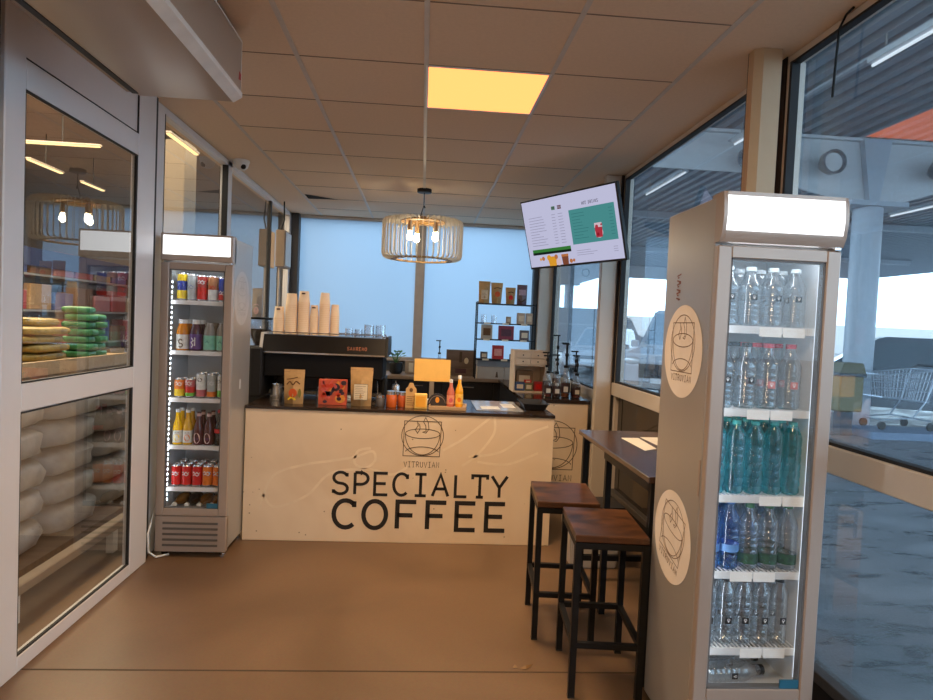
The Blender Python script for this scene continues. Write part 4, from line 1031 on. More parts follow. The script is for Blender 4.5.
for pts, lab in (([(1.11, 3.06), (1.19, 3.12), (1.20, 3.42), (1.10, 3.41)], 'white paper sheet nearer the stools on the bar table'), ([(1.23, 3.22), (1.34, 3.2), (1.35, 3.46), (1.22, 3.45)], 'white paper sheet nearer the window on the bar table')):
    mb = MB().prism(pts, TZ+.0005, TZ+.002, 'z')
    tag(mb.build('paper_sheet', mat('white paper', (.75, .72, .66), .6)), lab, 'paper')
t = thing('waste_bin', 'pale bin with black liner on the floor under the bar table', 'bin', (1.1, 3.92, 0))
MB().prism([(-.14, 0), (.14, 0), (.17, .36), (-.17, .36)], -.12, .12, 'y', 0, .01).build('bin_body', mat('pale grey plastic', (.5, .47, .43), .5), t)
MB().prism([(-.18, .38), (.18, .38), (.185, .3), (.1, .27), (.02, .30), (-.09, .255), (-.182, .3)], -.13, .13, 'y', 0, .006).build('bin_liner', mat('black liner', (.012, .012, .014), .35), t)

# leaf scraps on the floor
mb = MB().poly([(.47, 2.655, .004), (.5, 2.665, .012), (.535, 2.685, .006), (.5, 2.65, .003)]).poly([(.44, 2.66, .003), (.455, 2.675, .009), (.465, 2.66, .004)])
tag(mb.build('dry_leaf', mat('dry leaf', (.2, .1, .03), .6), None, 0), 'crumpled brown leaf lying on the floor in front of the stools', 'leaf')

# ------------------------------------------------------------------ menu screen
TV = thing('menu_screen', 'tilted menu screen hanging high at the right window post', 'screen', (1.051, 4.702, 2.181))
a, tl, ro = .976, .263, .029
nv = Vector((-math.sin(a)*math.cos(tl), -math.cos(a)*math.cos(tl), -math.sin(tl)))
rx = Vector((math.cos(a), -math.sin(a), 0)); up = rx.cross(-nv)
rx, up = rx*math.cos(ro)+up*math.sin(ro), up*math.cos(ro)-rx*math.sin(ro)
TV.rotation_euler = Matrix((rx, -nv, up)).transposed().to_euler()
W, H = .95, .534
def scr(name, col, s=.8): return emis('screen '+name, hexc(*col), s)
MB().box(-W/2, W/2, 0, .035, -H/2, H/2, .004).build('bezel', mat('black bezel', (.01, .01, .012), .35), TV)
s_bg = MB().quad((-W/2+.012, -.0012, -H/2+.016), (W/2-.012, -.0012, -H/2+.016), (W/2-.012, -.0012, H/2-.012), (-W/2+.012, -.0012, H/2-.012)).build('screen_panel', scr('white', (206, 206, 236)), TV, 0)
def U(u, v): return (-W/2+u*W, H/2-v*H)     # 0..1 across, 0..1 down
def rect(mb, u0, u1, v0, v1, m=0, y=-.0018):
    x0, z0 = U(u0, v1); x1, z1 = U(u1, v0); mb.quad((x0, y, z0), (x1, y, z0), (x1, y, z1), (x0, y, z1), m)
mb = MB(); rect(mb, .515, .955, .245, .715); mb.build('teal_panel', scr('teal', (78, 150, 150)), s_bg, 0)
mb = MB(); rect(mb, .06, .485, .72, .765, 0); rect(mb, .06, .485, .765, .8, 1); mb.build('green_banner', [scr('green', (60, 130, 60)), scr('dark', (25, 35, 28))], s_bg, 0)
mb = MB(); mp = MB()
rd = random.Random(5)
for i in range(11):
    v = .26+i*.04
    rect(mb, .07, .07+rd.uniform(.1, .19), v, v+.007)
    rect(mp, .33, .37, v, v+.007); rect(mp, .40, .45, v, v+.007)
for i in range(3):
    v = .80+i*.03; rect(mb, .54, .54+rd.uniform(.12, .3), v, v+.006); rect(mp, .9, .94, v, v+.006)
mb.build('menu_rows', scr('grey rows', (150, 148, 178)), s_bg, 0); mp.build('menu_prices', scr('grey rows', (150, 148, 178)), s_bg, 0)
mb = MB(); mp = MB()
for i in range(9):
    v = .3+i*.042; rect(mb, .54, .54+rd.uniform(.08, .16), v, v+.007, 0, -.0024); rect(mp, .9, .935, v, v+.007, 0, -.0024)
mb.build('menu_rows', scr('dark teal rows', (58, 122, 124)), s_bg, 0); mp.build('menu_prices', scr('dark teal rows', (58, 122, 124)), s_bg, 0)
x, z = U(.735, .205)
MB().ribbon(text('HOT DRINKS', .15, .021, .25), .0035, (x, -.002, z), (1, 0, 0), (0, 0, 1)).build('heading', scr('heading', (95, 90, 110)), s_bg, 0)
mb = MB(); rect(mb, .34, .378, .15, .165, 0); rect(mb, .34, .378, .165, .18, 1); rect(mb, .34, .378, .18, .2, 0); rect(mb, .405, .445, .15, .165, 2); rect(mb, .405, .445, .168, .18, 3); rect(mb, .405, .445, .183, .2, 2)
mb.build('flag_icons', [scr('flag green', (90, 130, 105)), scr('flag dark', (70, 85, 80)), scr('flag maroon', (110, 60, 70)), scr('flag pale', (120, 110, 110))], s_bg, 0)
# drink pictures
mb = MB()
def glasspic(u, v0, v1, w0, w1, m, y=-.0026):
    (xa, za), (xb, zb) = U(u-w1/2, v1), U(u+w1/2, v1); (xc, zc), (xd, zd) = U(u+w0/2, v0), U(u-w0/2, v0)
    mb.quad((xa, y, za), (xb, y, zb), (xc, y, zc), (xd, y, zd), m)
def dot(u, v, r, m, y=-.003): xx, zz = U(u, v); mb.disc((xx, y, zz), ux, uz, r, r, 14, m)
dot(.785, .6, .037, 4, -.002); glasspic(.785, .5, .66, .075, .06, 0); glasspic(.785, .47, .53, .07, .075, 4, -.0029); dot(.77, .52, .014, 0, -.0032); dot(.815, .5, .008, 0, -.0032); dot(.775, .62, .012, 5, -.0032)
PICS = [scr('pic red', (185, 55, 70)), scr('pic orange', (235, 165, 50)), scr('pic brown', (130, 75, 55)), scr('pic amber', (195, 120, 70)), scr('pic pink', (225, 200, 210)), scr('pic crimson', (150, 30, 45))]
mb.build('berry_drink_picture', PICS, s_bg, 0); mb = MB()
glasspic(.27, .84, .975, .10, .078, 1); dot(.235, .855, .022, 1); dot(.315, .85, .018, 3); dot(.17, .86, .016, 3); dot(.14, .865, .011, 1); glasspic(.41, .825, .975, .075, .06, 2); glasspic(.41, .825, .86, .075, .072, 3, -.0029); dot(.34, .925, .028, 4, -.0034); dot(.47, .93, .016, 3); dot(.5, .925, .012, 3)
mb.build('cold_drinks_picture', PICS, s_bg, 0)
MB().box(-.12, .12, .035, .07, -.12, .12, .004).build('mount_plate', BLK, TV)
Minv = Matrix.Translation(TV.location) @ Matrix((rx, -nv, up)).transposed().to_4x4()
Minv = Minv.inverted()
MB().bar(Minv @ Vector((1.405, 5.02, 2.3)), (0, .068, .05), .035).bar(Minv @ Vector((1.405, 5.02, 2.3)), (0, .068, -.06), .03).build('wall_arm', BLK, TV)

# ------------------------------------------------------------------ pendant lamp
PL = thing('pendant_lamp', 'round cage pendant lamp of pale wooden slats with three bulbs', 'lamp', (-.028, 5.95, 0))
slat = mat('pale wood slat', (.85, .78, .66), .55, noise=.06)
gold = wood('ply ring', (.4, .22, .07), (.55, .33, .12), .5)
R = .37; zt, zb = 2.385, 2.025
MB().lathe([(.06, ZC-.034), (.066, ZC-.03), (.066, ZC-.001)], n=24).build('ceiling_rose', BLK, PL)
MB().tube([(0, 0, ZC-.03), (.0, 0, ZC-.15), (-.02, 0, ZC-.22), (-.03, 0, zt+.01)], .004, 6).tube([(0, 0, ZC-.15), (.012, 0, ZC-.17)], .006, 6).build('cord', BLK, PL)
N = 44
for k in range(N):
    th = 2*PI*k/N; Rz = Matrix.Rotation(th, 4, 'Z')
    mb = MB().prism([(R-.03, zt), (R-.012, zt-.004), (R, zt-.03), (R, zb+.05), (R-.012, zb+.015), (R-.035, zb), (R-.1, zb-.006), (R-.1, zb+.004), (R-.04, zb+.012), (R-.018, zb+.03), (R-.012, zb+.055), (R-.012, zt-.035), (R-.03, zt-.015), (R-.2, zt-.012), (R-.2, zt)], -.0025, .0025, 'y').xf(Rz)
    mb.build('slat', slat, PL, 0)
MB().lathe([(.12, zt-.02), (.2, zt-.02), (.2, zt+.004), (.12, zt+.004), (.12, zt-.02)], n=36, cap=False).build('top_ring', gold, PL)
MB().lathe([(R-.13, zb-.006), (R-.09, zb-.006), (R-.09, zb+.008), (R-.13, zb+.008), (R-.13, zb-.006)], n=44, cap=False).build('bottom_ring', gold, PL)
mb = MB()
for k in range(3):
    th = .5+2*PI*k/3; mb.bar((0, 0, zt-.008), (.2*math.cos(th), .2*math.sin(th), zt-.008), .02, .01)
mb.build('spokes', gold, PL)
bulbm = emis('warm bulb', (1, .80, .5), 60)
for k, (bx, by) in enumerate([(-.115, -.05), (-.055, .11), (.115, -.02)]):
    s = MB().cyl(bx, by, zt-.11, zt-.008, .02, n=14).build('bulb_socket', gold, PL)
    MB().blob((bx, by, zt-.16), (.028, .028, .034), 2).cyl(bx, by, zt-.13, zt-.11, .02, n=12).build('bulb', bulbm, s)

# ------------------------------------------------------------------ ceiling light panel, air curtain, camera
t = thing('ceiling_light_panel', 'square warm light panel set in the ceiling', 'ceiling light', (.27, 3.4, ZC))
MB().box(-.3, .3, -.3, -.288, -.006, -.0005).box(-.3, .3, .288, .3, -.006, -.0005).box(-.3, -.288, -.288, .288, -.006, -.0005).box(.288, .3, -.288, .288, -.006, -.0005).build('frame', WHT, t)
MB().box(-.288, .288, -.288, .288, -.004, -.0008).build('diffuser', emis('warm diffuser', (3.0, .73, .21), 1), t)
ac = thing('air_curtain', 'long beige air curtain unit hanging above the left door', 'air curtain', (-1.05, 2.9, 2.37))
tanm = mat('beige enamel', (.42, .34, .27), .28, .15, noise=.04, scale=250, bump=.06)
MB().prism([(-.2, 0), (.19, 0), (.225, .018), (.225, .25), (.2, .27), (-.2, .27)], -2.1, 0, 'y').build('housing', tanm, ac)
MB().prism([(.195, -.003), (.232, .02), (.232, .04), (.226, .045), (.224, .024), (.192, .003)], -2.1, .001, 'y').build('front_lip', mat('white lip', (.78, .75, .7), .35), ac)
MB().box(-.245, -.2, -2.1, -.02, .005, .25, .003).build('rear_rail', mat('tan rail', (.3, .22, .16), .5), ac)
MB().box(-.215, -.19, -2.1, -.03, -.003, .0).build('outlet_slot', GASK, ac)
MB().box(.2255, .228, -.12, .0, .045, .26).build('end_trim', mat('white trim line', (.7, .66, .6), .4), ac) if False else MB().box(.2255, .227, -.006, .0, .045, .26).box(.2255, .227, -2.1, 0, .252, .26).build('edge_trim', mat('white lip', (.78, .75, .7), .35), ac)
MB().prism([(-.035, .085), (-.008, .09), (-.008, .115), (-.03, .12)], .2256, .2272, 'x').build('red_mark', mat('red mark', (.45, .05, .05), .5), ac)
MB().cyl(-.1, -.4, .27, ZC-2.37, .008, n=8).cyl(.12, -.4, .27, ZC-2.37, .008, n=8).build('hanger', STEEL, ac)
t = thing('security_camera', 'white dome security camera at the top of the left windows', 'camera', (-1.47, 5.25, ZC))
MB().cyl(0, 0, -.02, -.001, .062, n=20).lathe([(.058, -.02), (.05, -.055), (.03, -.075), (.005, -.08)], n=20).build('housing', WHT, t)
MB().blob((.022, -.03, -.055), (.022, .022, .022), 2).build('lens', BLK, t)
tag(MB().tube([(1.515, 2.29, ZC-.005), (1.515, 2.33, 2.655), (1.515, 2.366, 2.62), (1.515, 2.376, 2.5), (1.515, 2.383, 2.371)], .005, 6).build('loose_cable', BLK), 'loose black cable hanging down the right window pane', 'cable')

# ------------------------------------------------------------------ supermarket goods
shop = [(-3.0, 'yellow')]
def sack(label, loc, r, col, group, seed, rz=0):
    mb = MB().blob((0, 0, r[2]), r, 3, 0, .035, seed, .48)
    o = mb.build('rice_bag', col, None, 60, loc, rz); return tag(o, label, 'bag', group)
ym = mat('yellow printed bag', hexc(150, 122, 45), .45, noise=.4, scale=18); gm = mat('green printed bag', hexc(48, 120, 72), .4, noise=.45, scale=18)
BH = 1.02
t = thing('display_bin', 'low wooden display bin under the bags behind the left door', 'bin', (-3.05, 5.8, 0))
MB().box(-.35, .3, -1.2, .75, .0, BH, .01).build('bin_body', wood('tan bin wood', (.3, .19, .1), (.42, .28, .16), .5), t)
MB().box(.3, .33, -1.2, .75, BH-.07, BH+.03).build('front_rail', wood('light bin rail', (.45, .28, .14), (.55, .37, .2), .5), t)
rp_ = [.0, .012, -.01, .015, -.008, .01, -.012]
lv = ['lowest', 'second lowest', 'third lowest', 'fourth lowest', 'fifth lowest', 'sixth lowest', 'topmost']
for i in range(5):
    sack(f'yellow bag, {lv[i] if i < 4 else "topmost"} of the yellow stack behind the left door', (-3.05+rp_[i]+(.0 if i < 4 else -.05), 5.28+rp_[i]*2+(.1 if i == 4 else 0), BH+.002+i*.067), (.16, .29 if i < 4 else .18, .033), ym, 'yellow bags in the shop', i)
for i in range(7):
    sack(f'green bag, {lv[i]} of the nearer green stack behind the left door', (-2.95+rp_[i], 5.80, BH+.002+i*.063), (.12, .085, .031), gm, 'green bags in the shop', 20+i)
for i in range(6):
    sack(f'green bag, {lv[i] if i < 5 else "topmost"} of the farther green stack behind the left door', (-2.95-rp_[i], 5.99, BH+.002+i*.063), (.12, .085, .031), gm, 'green bags in the shop', 40+i)
wm = mat('white printed sack', hexc(150, 147, 145), .5, noise=.35, scale=7)
for i in range(5):
    for j in range(3):
        o = sack(f'white sack {["nearest", "middle", "farthest"][j]} in the {["bottom", "second", "third", "fourth", "top"][i]} layer behind the left door', (-2.35+random.uniform(-.02, .02), 3.55+j*.56, .1+i*.17), (.3, .262, .082), wm, 'white sacks in the shop', 60+i*3+j)
        p = MB().blob((.255, 0, .09), (.03, .09, .035), 1).build('print', mat('blue print', hexc(120, 130, 165), .6, noise=.3), o)
t = thing('pallet', 'wooden pallet under the white sacks behind the left door', 'pallet', (-2.35, 4.1, 0))
pw = wood('pallet wood', (.1, .065, .04), (.17, .115, .07), .7)
MB().box(-.35, .35, -.85, .85, .08, .094).build('deck', pw, t)
for x in (-.3, 0, .3): MB().box(x-.05, x+.05, -.85, .85, 0, .08).build('runner', pw, t)
t = thing('guard_rail', 'low pale guard rail on feet just behind the left door', 'rail', (-1.8, 3.9, 0))
MB().box(-.03, .03, -1.1, 1.0, .13, .18, .006).build('rail_bar', mat('pale wood rail', (.3, .23, .17), .5), t)
for y in (-.9, .05, .85): MB().box(-.02, .02, y-.03, y+.03, 0, .13).build('rail_foot', WHT, t)
sr = thing('store_rack', 'tall shop rack full of packs behind the left door', 'rack', (-5.6, 9.0, 0))
for y in (-4.0, 4.0): MB().box(-.2, -.16, y-.02, y+.02, 0, 2.3).box(.16, .2, y-.02, y+.02, 0, 2.3).build('rack_post', GREY, sr)
for z in (.4, .9, 1.4, 1.9): MB().box(-.22, .22, -4.0, 4.0, z-.03, z).build('rack_shelf', GREY, sr)
MB().box(-.23, -.2, -4.0, 4.0, 0, 2.3).build('rack_back', mat('rack back', (.3, .22, .17), .7), sr)
MB().box(.2, .22, -4.0, 4.0, 2.0, 2.25).build('rack_header', c_('rack header', 60, 65, 100), sr)
pc = [c_('pack red', 165, 60, 55), c_('pack tan', 175, 140, 100), c_('pack blue', 75, 90, 140), c_('pack brown', 120, 85, 65), c_('pack rose', 180, 110, 110)]
ORD13 = ['nearest', 'second', 'third', 'fourth', 'fifth', 'sixth', 'seventh', 'eighth', 'ninth', 'tenth', 'eleventh', 'twelfth', 'farthest']
pn = ['red', 'tan', 'blue', 'brown', 'rose']; tiers = ['lowest', 'second', 'third', 'top']
for i, z in enumerate((.4, .9, 1.4, 1.9)):
    for j in range(13):
        ci = (i*2+j) % 5; w_ = .26
        mb = MB().box(-.14, .14, -w_, w_, 0, .26+.1*((i+j) % 2), .01)
        tag(mb.build('goods_pack', pc[ci], None, 35, (-5.55, 5.45+j*.59, z+.001)), f'{pn[ci]} pack, {ORD13[j]} along the {tiers[i]} shelf of the shop rack', 'pack', 'packs on the shop rack')

# ------------------------------------------------------------------ outdoors on the right
def asphalt():
    m, nt, out = _new('wet asphalt')
    p = nt.nodes.new('ShaderNodeBsdfPrincipled'); nt.links.new(p.outputs[0], out.inputs[0])
    tc = nt.nodes.new('ShaderNodeTexCoord')
    n1 = nt.nodes.new('ShaderNodeTexNoise'); n1.inputs['Scale'].default_value = 1.6; n1.inputs['Detail'].default_value = 14; n1.inputs['Roughness'].default_value = .8; n1.inputs['Distortion'].default_value = .3
    n2 = nt.nodes.new('ShaderNodeTexNoise'); n2.inputs['Scale'].default_value = 60; n2.inputs['Detail'].default_value = 3
    mpn = nt.nodes.new('ShaderNodeMapping'); mpn.inputs['Scale'].default_value = (.8, 2.2, 1); mpn.inputs['Rotation'].default_value = (0, 0, .35)
    nt.links.new(tc.outputs['Object'], mpn.inputs[0]); nt.links.new(mpn.outputs[0], n1.inputs['Vector']); nt.links.new(tc.outputs['Object'], n2.inputs['Vector'])
    r = nt.nodes.new('ShaderNodeValToRGB'); r.color_ramp.elements[0].position = .40; r.color_ramp.elements[1].position = .70
    r.color_ramp.elements[0].color = (.055, .06, .068, 1); r.color_ramp.elements[1].color = (.27, .29, .33, 1)
    nt.links.new(n1.outputs['Fac'], r.inputs[0]); nt.links.new(r.outputs[0], p.inputs['Base Color'])
    mr = nt.nodes.new('ShaderNodeMapRange'); mr.inputs[1].default_value = .35; mr.inputs[2].default_value = .65; mr.inputs[3].default_value = .12; mr.inputs[4].default_value = .6
    nt.links.new(n1.outputs['Fac'], mr.inputs[0]); nt.links.new(mr.outputs[0], p.inputs['Roughness'])
    b = nt.nodes.new('ShaderNodeBump'); b.inputs['Strength'].default_value = .25; b.inputs['Distance'].default_value = .02
    nt.links.new(n2.outputs['Fac'], b.inputs['Height']); nt.links.new(b.outputs[0], p.inputs['Normal'])
    return m
struct('ground', MB().box(XR+.09, 120, -40, 160, -.2, -.05).box(-90, XR+.09, YB+.2, 160, -.2, -.05), asphalt())
roof = MB(); x = XR+.1; n = 0
rm_ = mat('corrugated sheet', (.25, .29, .35), .5, .3, noise=.05)
pts = []
while x < 24:
    pts += [(x, 4.97), (x+.10, 4.97), (x+.12, 4.87), (x+.24, 4.87), (x+.26, 4.97)]; x += .27
roof.prism(pts+[(x, 5.1), (XR+.1, 5.1)], -3, 34, 'y')
struct('canopy_roof', roof, rm_, None, 0)
colm = mat('painted steel column', (.40, .45, .52), .45, .1, noise=.05)
for Y in (10.6, 33.0):
    struct('canopy_column', MB().cyl(7.5, Y, -.05, 3.75, .23, n=28).box(7.0, 8.0, Y-.3, Y+.3, 3.72, 3.8), colm)
    b = MB().prism([(7.1, 3.8), (7.95, 3.8), (9.3, 4.25), (12.5, 4.25), (16, 3.85), (16, 4.86), (1.75, 4.86), (1.75, 4.2), (5.3, 4.2)], Y-.02, Y+.02, 'y')
    b.box(1.75, 16, Y-.12, Y+.12, 4.82, 4.87).box(7.1, 7.95, Y-.14, Y+.14, 3.8, 3.83)
    struct('canopy_beam', b, mat('pale steel beam', (.55, .57, .6), .5, .1))
    struct('canopy_brace', MB().prism([(7.42, 3.8), (7.58, 3.8), (7.75, 4.85), (7.25, 4.85)], Y-.15, Y-.03, 'y'), colm)
for z0, y0 in ((4.7, 18.0), (4.7, 25.5)):
    struct('canopy_purlin', MB().box(1.75, 20, y0-.08, y0+.08, z0, 4.87), colm)
tube_w = emis('cool tube light', (.8, .9, 1), 1.1)
for i, (X, y0, y1, lab) in enumerate([(5.0, 4.6, 7.15, 'nearest fluorescent fixture under the canopy outside'), (5.0, 8.9, 10.4, 'second fluorescent fixture under the canopy outside'), (5.0, 12.4, 14.6, 'third fluorescent fixture under the canopy outside'), (11.5, 13.0, 15.4, 'fluorescent fixture under the canopy right of the round column')]):
    t = thing('fluorescent_fixture', lab, 'light', (X, (y0+y1)/2, 4.6)); L = (y1-y0)/2
    MB().box(-.07, .07, -L, L, .02, .08).build('tray', mat('pale fixture tray', (.6, .65, .7), .5), t)
    MB().cyl(0, 0, -L, L, .018, n=10, axis='y', zc=0).build('tube', tube_w, t)
    MB().cyl(0, -L+.2, .08, .3, .01, n=6).cyl(0, L-.2, .08, .3, .01, n=6).build('hanger', GREY, t)
struct('canopy_conduit', MB().box(4.97, 5.03, -2, 34, 4.69, 4.72), colm)
for X, Y, lab in ((6.58, 10.3, 'round lamp on the canopy beam left of the column'), (8.5, 10.3, 'round lamp on the canopy beam right of the column'), (5.2, 10.3, 'round lamp on the canopy beam seen left of the right fridge'), (8.2, 32.6, 'bright round lamp on the farthest canopy beam')):
    t = thing('canopy_lamp', lab, 'lamp', (X, Y, 4.36))
    MB().lathe([(.06, .14), (.13, .12), (.19, .0), (.2, -.14), (.17, -.14), (.1, .05)], n=24, axis='y', cap=False).build('reflector', mat('lamp reflector', (.10, .12, .15), .3, .5), t)
    MB().cyl(0, 0, -.1, -.06, .15, n=20, axis='y', zc=0).build('lens', mat('lamp lens', (.6, .63, .66), .2, .2, emit=.0 if Y < 20 else 3), t)
    MB().box(-.03, .03, -.02, .26, -.03, .03).build('bracket', colm, t)
# vehicles
CARW = mat('white car paint', (.55, .6, .68), .2, .2, noise=.02); CARG = mat('dark car paint', (.09, .115, .15), .25, .1, noise=.05)
CGL = mat('car glass', (.10, .14, .18), .05, .2, noise=.1); TYRE = mat('tyre rubber', (.015, .015, .016), .8); RIM = mat('alloy rim', (.35, .36, .38), .3, .7)
CHR = mat('bright trim', (.6, .63, .66), .2, .7)
def car(name, label, loc, rz, paint, L=4.6, Wd=1.85, Hh=1.75, van=False, cat='car', gl=None):
    CGL = gl or MATS['car glass']
    """local: nose towards -y, x across"""
    T = thing(name, label, cat, loc, rz)
    h2 = Hh; w = Wd/2
    hood = Hh*.56
    side = [(-L/2, .35), (-L/2, hood*.72), (-L/2+.15, hood*.9), (-L*.22, hood), (L/2-.05, hood*1.02), (L/2, hood*.8), (L/2, .35), (L/2-.3, .25), (-L/2+.3, .25)]
    b = MB().prism(side, -w, w, 'x', 0, .05).build('car_body', paint, T)
    r0, r1 = (-L*.02, L/2-.25)
    if van: r0, r1 = (-L*.08, L/2-.08)
    cab = MB()
    lowf, lowr = -L*.25, L/2-.04
    A = [(-w+.06, lowf, hood-.02), (w-.06, lowf, hood-.02), (w-.06, lowr, hood-.02), (-w+.06, lowr, hood-.02)]
    B = [(-w+.22, r0, h2), (w-.22, r0, h2), (w-.22, r1, h2), (-w+.22, r1, h2)]
    def lerp(a, b_, t): return tuple(a[i]+(b_[i]-a[i])*t for i in range(3))
    vA = [cab.bm.verts.new(p) for p in A]; vB = [cab.bm.verts.new(p) for p in B]
    cab.bm.faces.new(vB)
    for i in range(4): cab.bm.faces.new((vA[i], vA[(i+1) % 4], vB[(i+1) % 4], vB[i]))
    bmesh.ops.bevel(cab.bm, geom=list(cab.bm.edges), offset=.05, segments=2, affect='EDGES'); cab._done(0)
    cab.build('roof_and_pillars', paint, T)
    def panel(i, u0, u1, t0, t1, nm, mt=None, off=.012):
        a, b_, c2, d = A[i], A[(i+1) % 4], B[(i+1) % 4], B[i]
        def P(u, t): return Vector(lerp(lerp(a, b_, u), lerp(d, c2, u), t))
        q = [P(u0, t0), P(u1, t0), P(u1, t1), P(u0, t1)]
        nrm = (q[1]-q[0]).cross(q[3]-q[0]).normalized()
        MB().poly([p+nrm*off for p in q]).build(nm, mt or CGL, T, 0)
    panel(0, .06, .94, .1, .9, 'windscreen'); panel(2, .08, .92, .18, .88, 'rear_window')
    for i in (1, 3):
        rev = i == 3
        for u0, u1 in ((.1, .42), (.45, .7), (.73, .93)):
            if rev: u0, u1 = 1-u1, 1-u0
            panel(i, u0, u1, .12, .86, 'side_window')
    for sx in (-1, 1):
        for y in (-L*.32, L*.31):
            wh = MB().cyl(0, y, sx*(w-.22), sx*(w+.015), .33, n=24, axis='x', zc=.33).build('wheel', TYRE, T)
            MB().cyl(0, y, sx*(w+.0), sx*(w+.025), .2, n=16, axis='x', zc=.33).build('rim', RIM, wh)
        MB().blob((sx*(w*.72), -L/2+.06, hood*.76), (w*.2, .09, .1), 2).build('headlight', mat('headlight', (.6, .65, .7), .1, .3), T)
        MB().box(sx*(w-.25), sx*(w-.03), L/2-.02, L/2+.015, hood*.62, hood*.88, .01).build('tail_light', mat('tail light', (.3, .02, .02), .2), T)
        MB().box(sx*w, sx*(w+.18), -L*.2, -L*.2+.1, hood, hood+.16, .02).build('mirror', paint, T)
    MB().box(-w*.55, w*.55, -L/2-.02, -L/2+.03, hood*.45, hood*.72, .01).build('grille', mat('dark grille', (.03, .03, .035), .4), T)
    MB().box(-w*.9, w*.9, -L/2-.04, -L/2+.04, .3, .45, .02).build('bumper', CHR if van else paint, T)
    MB().box(-.26, .26, -L/2-.05, -L/2-.041, .42, .53).build('number_plate', mat('plate white', (.7, .72, .75), .5), T)
    return T
car('parked_car', 'white tall car facing us outside, seen left of the right fridge', (6.5, 15.3, -.05), -.6, CARW, 4.8, 1.95, 2.05, True, gl=mat('pale car glass', (.26, .36, .46), .1, .1, noise=.1))
car('parked_car', 'dark car standing side on behind the shopping cart outside', (9.45, 12.6, -.05), -PI/2-.55, CARG, 4.6, 1.85, 1.62)
car('parked_car', 'pale car parked before the grey van beyond the syrup bottles', (6.6, 23.0, -.05), -.5, CARW, 4.4, 1.8, 1.6, gl=MATS['pale car glass'])
v = thing('delivery_van', 'large grey delivery van parked far beyond the syrup bottles', 'van', (6.6, 29.3, -.05))
MB().box(-3.2, 2.0, -1.1, 1.1, .45, 2.45, .05).build('cargo_box', mat('grey van body', (.34, .4, .48), .4), v)
MB().prism([(2.05, .45), (3.6, .45), (3.6, 1.2), (3.1, 1.35), (2.7, 2.1), (2.05, 2.1)], -1.0, 1.0, 'y', 0, .04).build('cab', mat('grey van cab', (.3, .36, .44), .3), v)
MB().prism([(3.05, 1.38), (2.72, 2.0), (2.3, 2.0), (2.3, 1.38)], -1.03, -1.0, 'y').build('side_window', CGL, v)
for x in (-2.2, 2.8):
    for y in (-1.05, .85): MB().cyl(x, 0, y, y+.2, .42, n=20, axis='y', zc=.42).build('wheel', TYRE, v)
mb = MB()
for z in (.9, 1.7): mb.box(-3.15, 1.95, -1.115, -1.1, z, z+.05)
mb.build('side_stripe', mat('pale stripe', (.5, .56, .62), .4), v)
# shopping cart
t = thing('shopping_cart', 'wire shopping cart parked beside the round column outside', 'cart', (7.78, 10.0, -.05), .05)
wire = mat('galvanised wire', (.5, .56, .66), .3, .6)
mb = MB()
def lp(a, b, t_): return Vector(a)+(Vector(b)-Vector(a))*t_
tb = [(-.5, -.26, .88), (.48, -.29, .98), (.48, .29, .98), (-.5, .26, .88)]; bb = [(-.42, -.2, .52), (.36, -.24, .46), (.36, .24, .46), (-.42, .2, .52)]
for loop in (tb, bb): mb.tube(loop, .011, 6, closed=True)
for i in range(4):
    n_ = 14 if i % 2 == 0 else 8
    for k in range(n_+1):
        u = k/n_; mb.tube([lp(tb[i], tb[(i+1) % 4], u), lp(bb[i], bb[(i+1) % 4], u)], .0045, 4)
    for k in (1, 2): mb.tube([lp(tb[i], bb[i], k/3), lp(tb[(i+1) % 4], bb[(i+1) % 4], k/3)], .005, 4)
for k in range(9): mb.tube([lp(bb[0], bb[1], k/8), lp(bb[3], bb[2], k/8)], .0045, 4)
mb.build('basket', wire, t)
fr_ = MB()
for s in (-1, 1):
    fr_.tube([(.48, s*.28, .98), (.3, s*.25, .46), (.1, s*.24, .2), (-.4, s*.2, .16)], .013, 6).tube([(.1, s*.24, .2), (.4, s*.27, .16)], .013, 6)
fr_.tube([(-.4, -.2, .16), (-.4, .2, .16)], .013, 6).tube([(.4, -.27, .16), (.4, .27, .16)], .013, 6)
fr_.build('chassis', wire, t)
MB().tube([(.48, -.29, .98), (.6, -.28, 1.04), (.6, .28, 1.04), (.48, .29, .98)], .018, 8).build('handle', mat('dark handle', (.03, .03, .04), .4), t)
for x, y in ((-.4, -.2), (-.4, .2), (.4, -.27), (.4, .27)): MB().cyl(x, 0, y-.018, y+.018, .065, n=16, axis='y', zc=.066).build('caster', TYRE, t)
tag(MB().prism([(7.0, 9.45), (8.9, 9.4), (9.0, 10.24), (7.05, 10.26)], -.05, .06, 'z', 0, .01).build('kerb_island', mat('blue grey kerb', (.17, .24, .36), .7)), 'blue painted kerb island under the shopping cart', 'kerb')
t.location.z = .061
t = thing('litter_bin', 'yellow litter bin with dark lid next to the round column', 'bin', (6.82, 9.9, -.05))
MB().box(-.2, .2, -.17, .17, .38, .98, .02).build('bin_body', mat('dull yellow plastic', hexc(118, 108, 72), .5), t)
MB().prism([(-.22, .98), (.22, .98), (.16, 1.16), (-.16, 1.16)], -.19, .19, 'y', 0, .01).build('bin_lid', mat('olive lid', hexc(95, 88, 60), .5), t)
MB().box(-.225, .225, -.195, .195, .94, 1.0, .01).build('rim_band', mat('dark band', (.05, .06, .08), .5), t)
MB().box(-.1, .1, -.1, .1, 0, .38, .01).build('post', mat('dark post', (.04, .05, .07), .5), t)
mb = MB().box(20, 70, 70, 74, -.05, 3.2, .05)
tag(mb.build('far_building', mat('far pale building', (.55, .5, .48), .8)), 'long low pale building on the far side of the car park', 'building')

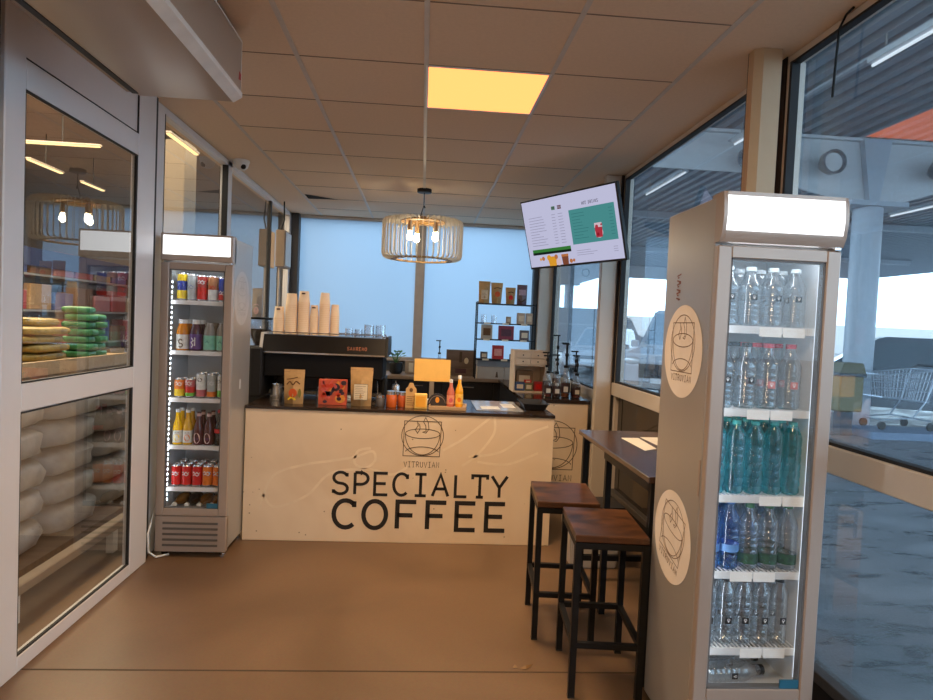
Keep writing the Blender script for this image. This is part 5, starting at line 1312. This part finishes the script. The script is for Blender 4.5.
# ------------------------------------------------------------------ light
w = bpy.data.worlds.new('sky'); SC.world = w; w.use_nodes = True
nt = w.node_tree; nt.nodes.clear()
o = nt.nodes.new('ShaderNodeOutputWorld'); b = nt.nodes.new('ShaderNodeBackground')
b.inputs[0].default_value = (.56, .80, 1.0, 1); b.inputs[1].default_value = 4.4
nt.links.new(b.outputs[0], o.inputs[0])
def area(name, loc, size, energy, col, rot=(0, 0, 0), spread=PI, sy=None):
    l = bpy.data.lights.new(name, 'AREA'); l.energy = energy; l.color = col; l.size = size; l.spread = spread
    if sy: l.shape = 'RECTANGLE'; l.size_y = sy
    ob = bpy.data.objects.new(name, l); COL.objects.link(ob); ob.location = loc; ob.rotation_euler = rot
    return ob
WARM = (1, .70, .40)
area('panel_lamp', (.27, 3.4, ZC-.012), .56, 34, WARM, spread=math.radians(125))
area('fill_lamp_rear', (.27, .4, ZC-.012), .56, 34, WARM)  # added fill lamp out of view, with no ceiling panel around it
area('fill_lamp_entry', (-.3, -1.4, ZC-.012), .56, 30, WARM)  # second added fill lamp, unseen behind the camera
area('store_fill', (-4, 7, 3.5), 3.5, 420, (1, .78, .5))  # unseen area lamp added to brighten the shop beyond its strip lights
area('store_fill_front', (-2.9, 4.3, 3.5), 1.5, 70, (1, .85, .65))  # added fill over the goods nearest the left door, no fixture there

# ------------------------------------------------------------------ camera
cam = bpy.data.cameras.new('camera'); co = bpy.data.objects.new('camera', cam); COL.objects.link(co)
yaw, pitch, roll = -.0703, -.0393, .0436
cy, sy = math.cos(yaw), math.sin(yaw)
fw = Vector((-sy*math.cos(pitch), cy*math.cos(pitch), math.sin(pitch))); r = Vector((cy, sy, 0)); u = r.cross(fw)
r, u = r*math.cos(roll)+u*math.sin(roll), u*math.cos(roll)-r*math.sin(roll)
co.matrix_world = Matrix.Translation((0, 0, 1.45)) @ Matrix((r, u, -fw)).transposed().to_4x4()
cam.sensor_width = 36; cam.lens = 645/933*36; cam.clip_start = .05; cam.clip_end = 400
SC.camera = co
SC.view_settings.view_transform = 'Standard'
SC.view_settings.look = 'None'
SC.view_settings.exposure = 0
SC.cycles.transparent_max_bounces = 32
SC.cycles.max_bounces = 10
SC.cycles.diffuse_bounces = 4
SC.cycles.sample_clamp_indirect = 4
